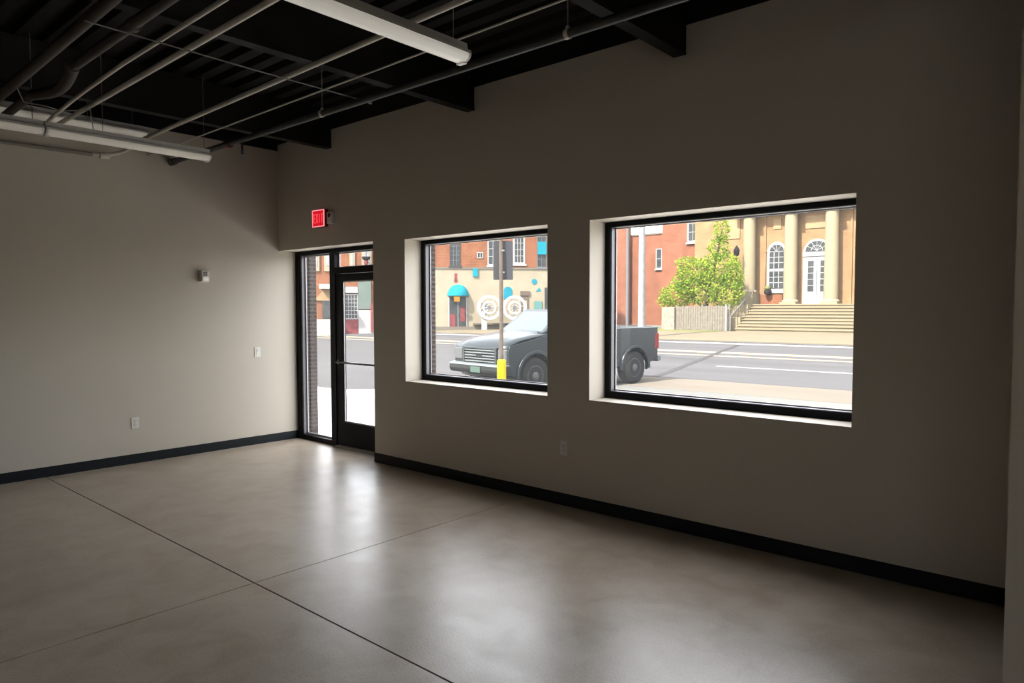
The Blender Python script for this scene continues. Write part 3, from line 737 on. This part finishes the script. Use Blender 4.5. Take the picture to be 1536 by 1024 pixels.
for cx in (WB, -WB):
    for s in (1, -1):
        b = new(); R0 = .41
        lathe(b, [(.235, -.12), (.36, -.135), (.40, -.115), (R0, -.07), (R0, .07), (.40, .115), (.36, .135), (.235, .12)], (cx, s*.815, R0), 40, 'y')
        ty = tob('tire', b, M['tire'])
        b = new(); y0 = s*.815 + s*.10
        lathe(b, [(.235, y0-s*.03), (.240, y0+s*.02), (.225, y0+s*.026), (.205, y0), (.12, y0-s*.012), (.085, y0+s*.03), (.05, y0+s*.045), (.02, y0+s*.045)], (cx, 0, R0), 32, 'y')
        rm = tob('rim', b, M['rim'], ty)
        for k in range(8):
            b = new(); a = 2*PI*k/8; lathe(b, [(.026, y0-s*.001), (.026, y0+s*.006)], (cx+.155*math.cos(a), 0, R0+.155*math.sin(a)), 10, 'y')
            tob('rim_opening', b, M['iron'], ty, label='dark round rim opening')

# ------------------------------------------------------------------ building helpers for facades (local x along the front, y into the building)
def lob(name, bm, m, parent, **k): return obj(name, bm, m, parent, local=True, **k)
def sash(parent, x0, x1, z0, z1, y=-.04, cols=2, rows=4, fw=.09, frame='white_trim', bars=None, sill=True, label=None, mw=.035):
    b = new(); wall_with_holes(b, x0, x1, y, y+.07, z0, z1, [(x0+fw, x1-fw, z0+fw, z1-fw)])
    f = lob('window_frame', b, M[frame], parent)
    if label: f['label'] = label
    lob('pane', bx(x0+fw*.5, x1-fw*.5, y+.035, y+.05, z0+fw*.5, z1-fw*.5), M['pane'], f)
    b = new()
    for c in range(1, cols): xx = x0+fw+(x1-x0-2*fw)*c/cols; box(b, xx-mw/2, xx+mw/2, y+.008, y+.034, z0+fw, z1-fw)
    for r_ in range(1, rows): zz = z0+fw+(z1-z0-2*fw)*r_/rows; box(b, x0+fw, x1-fw, y+.010, y+.032, zz-mw/2, zz+mw/2)
    if len(b.verts): lob('glazing_bars', b, M[bars or frame], f)
    else: b.free()
    if sill: lob('window_sill', bx(x0-.08, x1+.08, y-.08, y+.05, z0-.12, z0), M[frame], f)
    return f

# --- corner building seen through the smaller window
AU = math.atan2(.7690393, .6392015); A0 = (-27.82, 27.8, .0)
A1 = thing('mural_building', 'two storey orange brick building with cream painted ground floor', 'building', A0, AU)
lob('upper_wall', bx(-2.0, 11.6, 0, 9, 4.42, 9.2), M['brick_orange'], A1, label='orange brick upper storey')
lob('lower_wall', bx(-2.05, 11.65, -.05, 9, -.4, 4.42), M['cream'], A1, label='cream painted ground floor')
lob('plinth', bx(-2.05, 11.65, -.16, -.05, -.4, .42), M['beige'], A1)
lob('string_course', bx(-2.1, 11.7, -.10, 0, 4.36, 4.48), M['beige'], A1)
lob('roof', bx(-2.05, 11.65, -.08, 9.05, 9.2, 9.4), M['roof'], A1)
sash(A1, 1.15, 1.88, 4.55, 6.9, cols=3, rows=7, fw=.06, frame='sign_back', bars='pole_grey', label='dark barred window')
sash(A1, 3.75, 4.50, 4.62, 6.9, cols=2, rows=4, fw=.08)
sash(A1, 5.52, 6.38, 4.72, 6.75, cols=3, rows=4, fw=.12)
sash(A1, 7.20, 7.90, 4.50, 7.2, cols=2, rows=5, fw=.06, frame='pole_grey')
sash(A1, 9.4, 10.2, 4.7, 6.8, cols=2, rows=4, fw=.1)
lob('awning', bx(7.26, 7.86, -.14, -.05, 5.40, 6.28), M['cyan'], A1, label='cyan panel across the right window')
sash(A1, 3.02, 3.44, 5.10, 5.52, cols=2, rows=1, fw=.05, sill=False, label='tiny square window')
lob('banner', bx(2.72, 3.06, -.14, -.08, 3.84, 4.40), M['cyan'], A1, label='small cyan banner')
# arched doorway with cyan dome awning
dr = lob('shop_door', bx(1.02, 2.32, -.12, -.05, .30, 2.50), M['white_trim'], A1, label='dark glazed shop door with white surround')
lob('door_pane', bx(1.10, 1.66, -.135, -.115, .40, 2.45), M['pane'], dr); lob('door_pane', bx(1.70, 2.24, -.135, -.115, .40, 2.45), M['pane'], dr)
lob('poster', bx(1.14, 1.50, -.15, -.13, .42, 1.25), M['red_poster'], dr, label='faded red poster'); lob('poster', bx(1.85, 2.18, -.15, -.13, .75, 1.75), M['red_poster'], dr, label='faded red poster')
b = new(); n = 12; R_ = .74; cx = 1.70; zz0 = 2.52
rows_ = []
for i in range(7):
    ph = (PI/2)*i/6; rr = R_*math.cos(ph); h = zz0 + .78*math.sin(ph)
    rows_.append([b.verts.new((cx - rr*math.cos(PI*k/n), -.06 - rr*.75*math.sin(PI*k/n), h)) for k in range(n+1)])
for a, c in zip(rows_, rows_[1:]):
    for k in range(n): 
        f = b.faces.new((a[k], a[k+1], c[k+1], c[k])); f.smooth = True
bmesh.ops.remove_doubles(b, verts=b.verts, dist=.002)
lob('awning', b, M['cyan'], A1, label='cyan dome awning above the shop door')
lob('orange_sign', bx(1.38, 1.76, -.66, -.62, 2.12, 2.46), M['orange_sign'], A1, label='small orange square sign')
# wall paintings and fittings
def arch_solid(x0, x1, z0, zs, y0, y1):
    b = new(); prism(b, arch_poly(x0, x1, z0, zs), 'y', y0, y1); return b
lob('painted_arch', arch_solid(4.86, 5.46, 2.30, 2.86, -.07, -.05), M['cyan_paint'], A1, label='cyan painted arch')
b = new(); lathe(b, [(.19, -.075), (.19, -.05)], (7.02, 0, 3.52), 18, 'y'); lob('painted_disc', b, M['cyan_paint'], A1, label='small cyan disc')
b = new(); prism(b, [(7.12, 2.82), (7.50, 2.86), (7.36, 3.12)], 'y', -.07, -.05); lob('painted_triangle', b, M['cyan_paint'], A1, label='small cyan triangle')
b = new(); lathe(b, [(.13, -.07), (.13, -.05)], (1.55, 0, 3.55), 16, 'y'); box(b, 1.46, 1.64, -.07, -.05, 3.66, 4.05); lob('painted_figure', b, M['red_poster'], A1, label='small faded red painted shape')
lob('doorway', bx(6.10, 6.60, -.10, -.05, .45, 2.55), M['wood_post'], A1, label='narrow brown doorway')
lob('door_panel', bx(6.22, 6.50, -.12, -.09, .50, 2.20), M['cream'], A1)
lob('lintel', bx(6.02, 6.68, -.14, -.05, 2.55, 2.86), M['wood_post'], A1)
lob('teal_board', bx(7.02, 7.55, -.12, -.05, 1.25, 2.15), M['teal'], A1, label='pale teal board')
lob('display_window', bx(7.75, 9.2, -.10, -.05, 1.0, 3.1), M['pane'], A1)
lob('wall_ledge', bx(2.7, 6.0, -.42, -.05, .55, .66), M['beige'], A1); 
# round white wheel signs on a post in front of the cream wall
def wheel_sign(s, z, label, post):
    d = Vector((s, -1.15)); c, sn = math.cos(AU), math.sin(AU)
    wx, wy = A0[0] + d.x*c - d.y*sn, A0[1] + d.x*sn + d.y*c
    t = thing('wheel_sign', label, 'sign', (wx, wy, gz(wy)+.06), AU, 'round white wheel signs')
    zc = z - gz(wy) - .06
    b = new(); ring(b, (0, zc), .74, .20, -.03, .03, seg=36); lob('rim', b, M['white_sign'], t)
    b = new(); ring(b, (0, zc), .40, .12, -.025, .025, seg=28); lob('inner_ring', b, M['white_sign'], t)
    b = new()
    for k in range(8):
        a = 2*PI*k/8 + .2; tube(b, [(.10*math.cos(a), 0, zc+.10*math.sin(a)), (.68*math.cos(a), 0, zc+.68*math.sin(a))], .022, 6)
    lob('spokes', b, M['white_sign'], t)
    b = new(); lathe(b, [(.13, -.04), (.13, .04)], (0, 0, zc), 16, 'y'); lob('hub', b, M['pole_grey'], t, label='grey hub')
    b = new(); x0, x1 = post; box(b, x0, x1, .032, .12, 0, zc+.3); lob('post', b, M['white_sign'], t)
    return t
wheel_sign(3.72, 1.72, 'round white spoked wheel sign on a wide white post left of the grey sign post', (-.52, -.16))
wheel_sign(5.45, 1.70, 'round white spoked wheel sign right of the grey sign post, behind the pickup', (-.06, .06))
# pale planters of the corner, low kerb wall
# --- shop building seen through the door
A2 = thing('shop_building', 'brick shop building with cream upper panels seen through the door', 'building', A0, AU)
lob('wall', bx(-16, -2.3, .1, 8, -.4, 8.0), M['brick_orange'], A2, label='orange brick wall')
lob('roof', bx(-16.1, -2.2, 0, 8.1, 8.0, 8.2), M['roof'], A2)
for x0, x1 in ((-7.95, -7.50), (-7.20, -6.70), (-5.55, -5.20), (-4.75, -4.10), (-9.6, -8.6), (-11.6, -10.6)):
    p = lob('upper_panel', bx(x0, x1, 0, .1, 4.15, 6.3), M['cream'], A2, label='cream panel between brick piers')
    lob('pane', bx(x0+.12, x1-.12, -.02, .0, 4.5, 5.9), M['pole_white'], p)
lob('canopy', bx(-7.4, -6.4, -1.3, .1, 2.95, 3.25), M['white_trim'], A2, label='white flat canopy')
b = new(); prism(b, [(-7.9, 2.2), (-6.5, 2.2), (-6.5, 2.95), (-7.2, 2.95)], 'y', 0, .1); lob('sign_board', b, M['panel_tan'], A2)
lob('shop_window', bx(-7.35, -6.45, .0, .1, 1.0, 2.2), M['pane'], A2)
lob('low_wall', bx(-9, -6.2, -.6, .1, -.2, .95), M['white_trim'], A2, label='white low wall')
lob('sign_band', bx(-5.95, -5.02, -.1, .1, 2.72, 3.12), M['white_trim'], A2, label='white sign band')
sash(A2, -5.9, -5.02, .95, 2.62, y=-.02, cols=4, rows=6, fw=.06, frame='white_trim', sill=False, label='gridded shop window')
lob('stall_riser', bx(-5.9, -5.02, -.05, .1, -.2, .9), M['red_poster'], A2, label='faded red panel below the window')
lob('shutter', bx(-5.0, -4.15, -.08, .1, 1.62, 3.52), M['green_panel'], A2, label='grey green shutter')
lob('white_panel', bx(-5.0, -3.4, -.10, .1, -.2, 1.55), M['white_trim'], A2, label='white panel below the shutter')
lob('painted_post', bx(-4.18, -4.02, -.3, .1, .1, 2.0), M['red_poster'], A2, label='faded red post')
t = thing('hanging_planter', 'round dark hanging planter with red flowers above the shop', 'planter', (-30.3, 24.1, 4.75))
b = new(); lathe(b, [(.10, 4.85), (.24, 4.92), (.28, 5.06), (.28, 5.10)], (-30.3, 24.1, 0), 16); lob_ = obj('pot', b, M['iron'], t)
b = new(); lathe(b, [(.10, 4.55), (.16, 4.70), (.14, 4.84)], (-30.3, 24.1, 0), 12); obj('flowers', b, M['red_poster'], t, label='red trailing flowers')
b = new(); tube(b, [(-30.3, 24.1, 5.10), (-30.3, 24.1, 5.5), (-30.74, 24.46, 5.5)], .02, 6); obj('bracket', b, M['iron'], t)

# --- columned building across the street
PY = 39.8
B = thing('columned_building', 'tan brick building with tall pale columns and wide stone steps', 'building', (-5, PY, .22))
def wob(name, bm, m, parent=None, **k): return obj(name, bm, m, parent or B, **k)
wob('wall', bx(-14.55, 16, PY, PY+10, .2, 9.6), M['brick_tan'], label='tan brick wall')
wob('roof', bx(-14.7, 16.2, PY-.2, PY+10, 9.6, 9.9), M['stone'])
wob('entablature', bx(-11.6, 4, 38.98, PY, 7.76, 8.9), M['stone'])
b = new()
NS = 9; za, zb_ = .26, 1.885; ya = 35.5; 
for k in range(NS):
    z0_, z1_ = za + (zb_-za)*k/NS, za + (zb_-za)*(k+1)/NS
    box(b, -9.70, 5, ya + .31*k, 38.5, z0_-.2 if k == 0 else z0_-.05, z1_-.055)
    box(b, -9.74, 5, ya + .31*k - .055, 38.5, z1_-.055, z1_)          # tread with a nosing
wob('steps', b, M['step'], label='wide limestone steps')
wob('landing', bx(-11.2, 5, 38.45, PY, .2, 1.885), M['step'])
wob('cheek_wall', bx(-11.2, -9.72, 37.3, 38.45, .2, 1.885), M['stone'])
wob('cheek_wall', bx(-10.6, -9.72, 36.2, 37.3, .2, 1.10), M['stone'])
def column(cx, zb):
    cy = 39.22; r = .41
    b = new(); lathe(b, [(r*1.0, zb+.26), (r*.99, zb+2.0), (r*.90, 7.44)], (cx, cy, 0), 32); c = wob('column', b, M['stone'])
    b = new(); box(b, cx-.50, cx+.50, cy-.50, cy+.50, zb, zb+.12); lathe(b, [(.49, zb+.12), (.50, zb+.18), (.44, zb+.26), (.41, zb+.28)], (cx, cy, 0), 32); wob('column_base', b, M['stone'], c)
    b = new(); lathe(b, [(.37, 7.40), (.41, 7.46), (.41, 7.50), (.50, 7.60)], (cx, cy, 0), 32); box(b, cx-.54, cx+.54, cy-.54, cy+.54, 7.60, 7.76); wob('capital', b, M['stone'], c)
column(-10.47, 2.52); column(-7.85, 1.885); column(-5.46, 1.885); column(-2.85, 1.885); column(-.3, 1.885)
wob('pedestal', bx(-11.0, -9.95, 38.70, PY, 1.885, 2.52), M['stone'])
wob('pilaster', bx(-9.72, -9.60, PY-.08, PY, 1.885, 7.76), M['brick_tan'])
wob('brick_base', bx(-9.9, -8.5, PY-.12, PY, 1.885, 2.50), M['brick_orange'], label='orange brick base')
# arched windows either side of the entrance
for dx in (0, 5.25):
    f = wob('arched_window', (lambda b: (prism(b, arch_poly(dx-9.50, dx-8.30, 2.60, 5.22), 'y', PY-.10, PY), b)[1])(new()), M['white_trim'], label='white arched window')
    wob('pane', (lambda b: (prism(b, arch_poly(dx-9.34, dx-8.46, 4.16, 5.20), 'y', PY-.13, PY-.09), b)[1])(new()), M['pane'], f)
    wob('pane', bx(dx-9.34, dx-8.46, PY-.13, PY-.09, 2.90, 3.96), M['pane'], f)
    b = new()
    for x in (dx-9.05, dx-8.75): box(b, x-.02, x+.02, PY-.15, PY-.12, 2.90, 5.20)
    for z in (3.25, 3.6, 4.5, 4.85, 5.2): box(b, dx-9.34, dx-8.46, PY-.148, PY-.122, z-.02, z+.02)
    for a in (50, 90, 130): tube(b, [(dx-8.9, PY-.14, 5.2), (dx-8.9+.44*math.cos(math.radians(a)), PY-.14, 5.2+.44*math.sin(math.radians(a)))], .018, 6)
    wob('glazing_bars', b, M['white_trim'], f)
    wob('arch_hood', (lambda b: (ring(b, (dx-8.90, 5.22), .66, .10, PY-.05, PY, 0, PI, 20), b)[1])(new()), M['brick_tan'], f)
# entrance: white double door with fanlight
e = wob('entrance_surround', (lambda b: (prism(b, arch_poly(-7.28, -5.62, 1.885, 5.02), 'y', PY-.10, PY), b)[1])(new()), M['white_trim'], label='white entrance surround with fanlight')
fan = [( -6.45 + .68*math.cos(PI*k/16), 5.10 + .62*math.sin(PI*k/16)) for k in range(17)]
wob('fanlight', (lambda b: (prism(b, fan, 'y', PY-.13, PY-.09), b)[1])(new()), M['pane'], e)
b = new()
for a in (30, 60, 90, 120, 150): tube(b, [(-6.45, PY-.14, 5.12), (-6.45+.66*math.cos(math.radians(a)), PY-.14, 5.12+.60*math.sin(math.radians(a)))], .02, 6)
ring(b, (-6.45, 5.11), .34, .04, PY-.15, PY-.12, 0, PI, 16); wob('fanlight_bars', b, M['white_trim'], e)
wob('transom_rail', bx(-7.28, -5.62, PY-.16, PY-.08, 4.80, 5.02), M['white_trim'], e)
for x0 in (-7.16, -6.42):
    d = wob('entrance_door', bx(x0, x0+.70, PY-.15, PY-.09, 1.89, 4.74), M['white_trim'], label='white panelled door leaf')
    wob('door_pane', bx(x0+.20, x0+.54, PY-.17, PY-.14, 2.66, 4.52), M['pane'], d)
    b = new()
    for k in range(1, 5): z = 2.66+1.86*k/5; box(b, x0+.20, x0+.54, PY-.18, PY-.165, z-.02, z+.02)
    wob('glazing_bars', b, M['white_trim'], d)
for x0, x1, z0, z1 in ((-9.15, -8.65, 6.62, 7.25), (-7.18, -5.75, 6.5, 7.28), (-12.35, -11.35, 6.2, 7.45)):
    wob('stone_panel', bx(x0, x1, PY-.05, PY, z0, z1), M['panel_tan'], label='plain tan stone panel')
wob('downpipe', bx(-4.55, -4.46, PY-.1, PY, 1.885, 9.5), M['brick_tan'])
# --- red brick neighbours
def block(name, label, x0, x1, y0, y1, h, m):
    t = thing(name, label, 'building', ((x0+x1)/2, y0, .2))
    obj('wall', bx(x0, x1, y0, y1, 0, h), m, t); obj('roof', bx(x0-.06, x1+.06, y0-.06, y1+.06, h, h+.15), M['beige'], t)
    return t
def wsash(parent, *a, y, **k):
    l = world_loc(parent); x0, x1, z0, z1 = a
    return sash(parent, x0-l.x, x1-l.x, z0-l.z, z1-l.z, y=y-l.y, **k)
c_ = block('brick_building', 'tall red brick block adjoining the columned building, behind the tree', -17.72, -14.56, 41, 49, 9.6, M['brick_red'])
wsash(c_, -15.72, -14.86, 6.28, 8.3, y=40.94, cols=2, rows=3, fw=.12, label='white framed window')
d_ = block('brick_building', 'lower red brick building under the open sky behind the pale pole', -26.2, -21.5, 50, 58, 8.10, M['brick_red'])
wsash(d_, -23.35, -22.75, 5.1, 6.85, y=49.94, cols=1, rows=2, fw=.08, label='white framed window')
e_ = block('brick_building', 'narrow red brick building edge left of the grey pole', -31.5, -25.85, 49.2, 49.9, 10.5, M['brick_red'])
wsash(e_, -28.6, -27.9, 5.2, 7.0, y=49.14, cols=2, rows=2, fw=.08)

# --- fence, rubble wall, railing, lamp, poles, wires
t = thing('board_fence', 'weathered grey board fence under the bright green tree', 'fence', (-12, 35.6, .28))
b = new(); x = -13.6
while x < -10.15:
    w = .16; hgt = 1.78 + random.uniform(-.03, .03)
    box(b, x, x+w-.012, 35.58, 35.605, .30, hgt); x += w
obj('boards', b, M['fence'], t)
b = new()
for z in (.55, 1.5): box(b, -13.6, -10.15, 35.605, 35.65, z, z+.09)
obj('rails', b, M['fence'], t)
for x in (-13.62, -11.9, -10.14):
    b = new(); box(b, x-.06, x+.06, 35.60, 35.72, .25, 1.86); obj('fence_post', b, M['fence'], t)
tag(obj('stone_wall', bx(-14.6, -13.70, 35.4, 35.9, .25, 1.72), M['rubble'], bevel=.05), 'short pale rubble stone wall at the left end of the fence', 'wall')
t = thing('step_railing', 'slim iron handrail beside the stone steps', 'railing', (-9.9, 36, .3))
b = new(); tube(b, [(-9.95, 35.35, .30), (-9.95, 35.35, 1.15), (-9.80, 38.3, 2.80), (-9.80, 38.3, 1.9)], .03, 8); obj('handrail', b, M['pole_grey'], t)
for q in (.33, .66):
    b = new(); y = 35.35+2.95*q; tube(b, [(-9.9, y, .35+1.5*q), (-9.9, y, 1.15+1.65*q)], .022, 6); obj('baluster', b, M['pole_grey'], t)
b = new(); tube(b, [(-10.22, 35.3, .3), (-10.22, 35.3, 1.86)], .05, 8)
tag(obj('gate_post', b, M['white_sign']), 'white gate post at the right end of the fence', 'post')
t = thing('iron_lamp', 'dark scrolled iron lamp beside the first tall column', 'lamp', (-11.05, 38.6, 1.885))
b = new(); tube(b, [(-11.05, 38.6, 1.885), (-11.05, 38.6, 5.0)], .045, 8); obj('pole', b, M['iron'], t)
b = new()
for z, r_ in ((2.8, .28), (3.4, .24), (4.0, .20)): 
    tube(b, [(-11.05+r_*math.cos(a), 38.55, z+r_*math.sin(a)) for a in [2*PI*k/14 for k in range(13)]], .03, 6)
obj('scrollwork', b, M['iron'], t)
b = new(); lathe(b, [(.06, 4.95), (.16, 5.05), (.20, 5.35), (.08, 5.55), (.02, 5.65)], (-11.05, 38.6, 0), 12); obj('lantern', b, M['iron'], t)
b = new(); tube(b, [(-11.05, 38.6, 4.9), (-11.45, 38.4, 4.45), (-11.75, 38.3, 4.2)], .03, 6); obj('bracket', b, M['iron'], t)
zz = gz(25.9)
b = new(); tube(b, [(-11.21, 25.9, zz), (-11.21, 25.9, 8.5)], .075, 10); lathe(b, [(.14, zz), (.14, zz+.2), (.08, zz+.25)], (-11.21, 25.9, 0), 12)
tag(obj('street_pole', b, M['pole_grey']), 'slim grey metal pole at the left edge of the wide window', 'pole')
zz = gz(27.4)
b = new(); tube(b, [(-11.28, 27.4, zz), (-11.27, 27.4, 9.0)], [.19, .15], 14)
tag(obj('utility_pole', b, M['pole_white']), 'thick pale utility pole standing between brick building and sky', 'pole')
b = new(); tube(b, [(-26, 22, 6.6), (-12.0, 17.5, 5.0), (-2.6, 13.5, 4.35), (8, 9.0, 4.6)], .018, 6)
tag(obj('overhead_wire', b, M['cable']), 'black overhead wire crossing the view of the smaller window', 'wire')
b = new(); tube(b, [(-30, 31.0, 8.4), (-10, 32.0, 6.45), (4, 32.0, 6.45), (25, 31, 8.2)], .018, 6)
tag(obj('overhead_wire', b, M['cable']), 'thin overhead wire across the tops of the columns', 'wire')
zz = .28
t = thing('planter', 'small dark planter at the foot of the first column', 'planter', (-9.35, 39.2, 1.885))
b = new(); lathe(b, [(.16, 2.50), (.22, 2.62), (.20, 2.78)], (-9.35, 39.45, 0), 12); obj('pot', b, M['iron'], t)
b = new(); lathe(b, [(.05, 2.78), (.20, 2.86), (.16, 3.0), (.03, 3.08)], (-9.35, 39.45, 0), 10); obj('plant', b, M['lawn'], t)
t.location = (-9.35, 39.45, 2.5)
for ch in t.children: ch.location = Vector((-9.35, 39.2, 1.885)) - Vector((-9.35, 39.45, 2.5))

# --- tree
t = thing('leafy_tree', 'bright yellow green tree behind the board fence', 'tree', (-12.4, 37.0, .25))
b = new()
tube(b, [(-12.4, 37.0, .2), (-12.35, 37.0, 1.6), (-12.1, 37.0, 3.2), (-11.6, 37.0, 5.0), (-11.3, 37.0, 6.6)], [.17, .14, .11, .07, .03], 10); obj('trunk', b, M['bark'], t)
for p in ([(-12.35, 37, 1.5), (-13.4, 36.8, 2.6), (-14.3, 36.7, 3.3)], [(-12.2, 37, 2.2), (-11.2, 36.8, 3.2), (-10.5, 36.7, 4.0)], [(-12.2, 37, 2.6), (-12.9, 37.2, 3.8), (-13.4, 37.3, 4.7)]):
    b = new(); tube(b, p, [.09, .06, .03], 8); obj('branch', b, M['bark'], t)
b = new()
clumps = [(-12.6,36.8,2.9,1.7,1.1,1.0,900), (-14.2,36.7,2.5,1.2,.9,.75,620), (-10.9,36.8,2.7,1.1,.9,1.0,620), (-12.9,36.9,4.0,1.3,1.0,.9,700), (-11.4,36.9,4.3,1.3,1.0,.95,720),
          (-11.5,37.0,5.4,.62,.6,.8,300), (-11.35,37.0,6.6,.48,.45,.85,220), (-13.4,36.8,3.3,1.2,.9,.8,520), (-10.55,36.8,3.7,.75,.7,.9,330), (-13.6,36.8,4.5,.7,.6,.5,180), (-15.0,36.7,2.2,.55,.5,.45,120)]
for cx, cy, cz, rx, ry, rz, n in clumps:
    for _ in range(int(n*1.5)):
        while True:
            d = Vector((random.uniform(-1,1), random.uniform(-1,1), random.uniform(-1,1)))
            if .25 < d.length < 1: break
        d = d.normalized() * d.length**.45
        p = Vector((cx+d.x*rx, cy+d.y*ry, cz+d.z*rz)); 
        L_ = random.uniform(.13, .26); W_ = L_*random.uniform(.35, .5)
        ax = Vector((random.uniform(-1,1), random.uniform(-1,1), random.uniform(-1.1,.3))).normalized()
        sd = ax.cross(Vector((random.uniform(-1,1), random.uniform(-1,1), random.uniform(-1,1)))).normalized()
        nn = ax.cross(sd)
        v = [b.verts.new(q) for q in (p, p+ax*L_*.5+sd*W_*.5+nn*.02, p+ax*L_, p+ax*L_*.5-sd*W_*.5+nn*.02)]
        b.faces.new(v)
obj('foliage', b, M['leaf'], t)

# ------------------------------------------------------------------ light
w = bpy.data.worlds.new('daylight'); SC.world = w; w.use_nodes = True
N = w.node_tree.nodes; L = w.node_tree.links
bg = N['Background']
sky = N.new('ShaderNodeTexSky'); sky.sky_type = 'NISHITA'
SUN_EL, SUN_AZ = math.radians(50), Vector((-.12, -1)).normalized()
sky.sun_disc = False; sky.sun_elevation = SUN_EL
sky.sun_rotation = math.atan2(SUN_AZ.x, SUN_AZ.y)
sky.air_density = 1.0; sky.dust_density = 3.0; sky.ozone_density = 1.0
hz = N.new('ShaderNodeMix'); hz.data_type = 'RGBA'; hz.inputs[0].default_value = .72        # thin bright haze over the blue
L.new(sky.outputs[0], hz.inputs[6]); hz.inputs[7].default_value = (4.2, 4.12, 3.95, 1)
L.new(hz.outputs[2], bg.inputs['Color']); bg.inputs['Strength'].default_value = 1.75
sd = bpy.data.lights.new('sun', 'SUN'); sd.energy = 24; sd.angle = math.radians(2.0); sd.color = (1.0, .95, .86)
so = bpy.data.objects.new('sun', sd); COL.objects.link(so)
to_sun = Vector((SUN_AZ.x*math.cos(SUN_EL), SUN_AZ.y*math.cos(SUN_EL), math.sin(SUN_EL)))
so.rotation_euler = to_sun.to_track_quat('Z', 'Y').to_euler(); so.location = (0, -20, 30)

# ------------------------------------------------------------------ camera
cd = bpy.data.cameras.new('camera'); cd.sensor_width = 36; cd.lens = 1049.67/1536*36; cd.clip_end = 500; cd.clip_start = .05
co = bpy.data.objects.new('camera', cd); COL.objects.link(co); SC.camera = co
yaw, pitch, roll = .7215, -.0465, -.0015
f = Vector((-math.sin(yaw)*math.cos(pitch), math.cos(yaw)*math.cos(pitch), math.sin(pitch))); r = Vector((math.cos(yaw), math.sin(yaw), 0)); u = r.cross(f)
r2 = r*math.cos(roll) + u*math.sin(roll); u2 = u*math.cos(roll) - r*math.sin(roll)
co.matrix_world = Matrix((( r2.x, u2.x, -f.x, 7.8276), (r2.y, u2.y, -f.y, -4.5775), (r2.z, u2.z, -f.z, 1.62), (0,0,0,1)))

SC.view_settings.view_transform = 'Standard'; SC.view_settings.look = 'None'
SC.view_settings.exposure = 0.16; SC.view_settings.gamma = 1.0; SC.view_settings.use_curve_mapping = False
SC.cycles.use_denoising = True
SC.cycles.max_bounces = 12; SC.cycles.diffuse_bounces = 8; SC.cycles.glossy_bounces = 4; SC.cycles.transparent_max_bounces = 16
SC.cycles.sample_clamp_indirect = 6.0
SC.cycles.caustics_reflective = False; SC.cycles.caustics_refractive = False
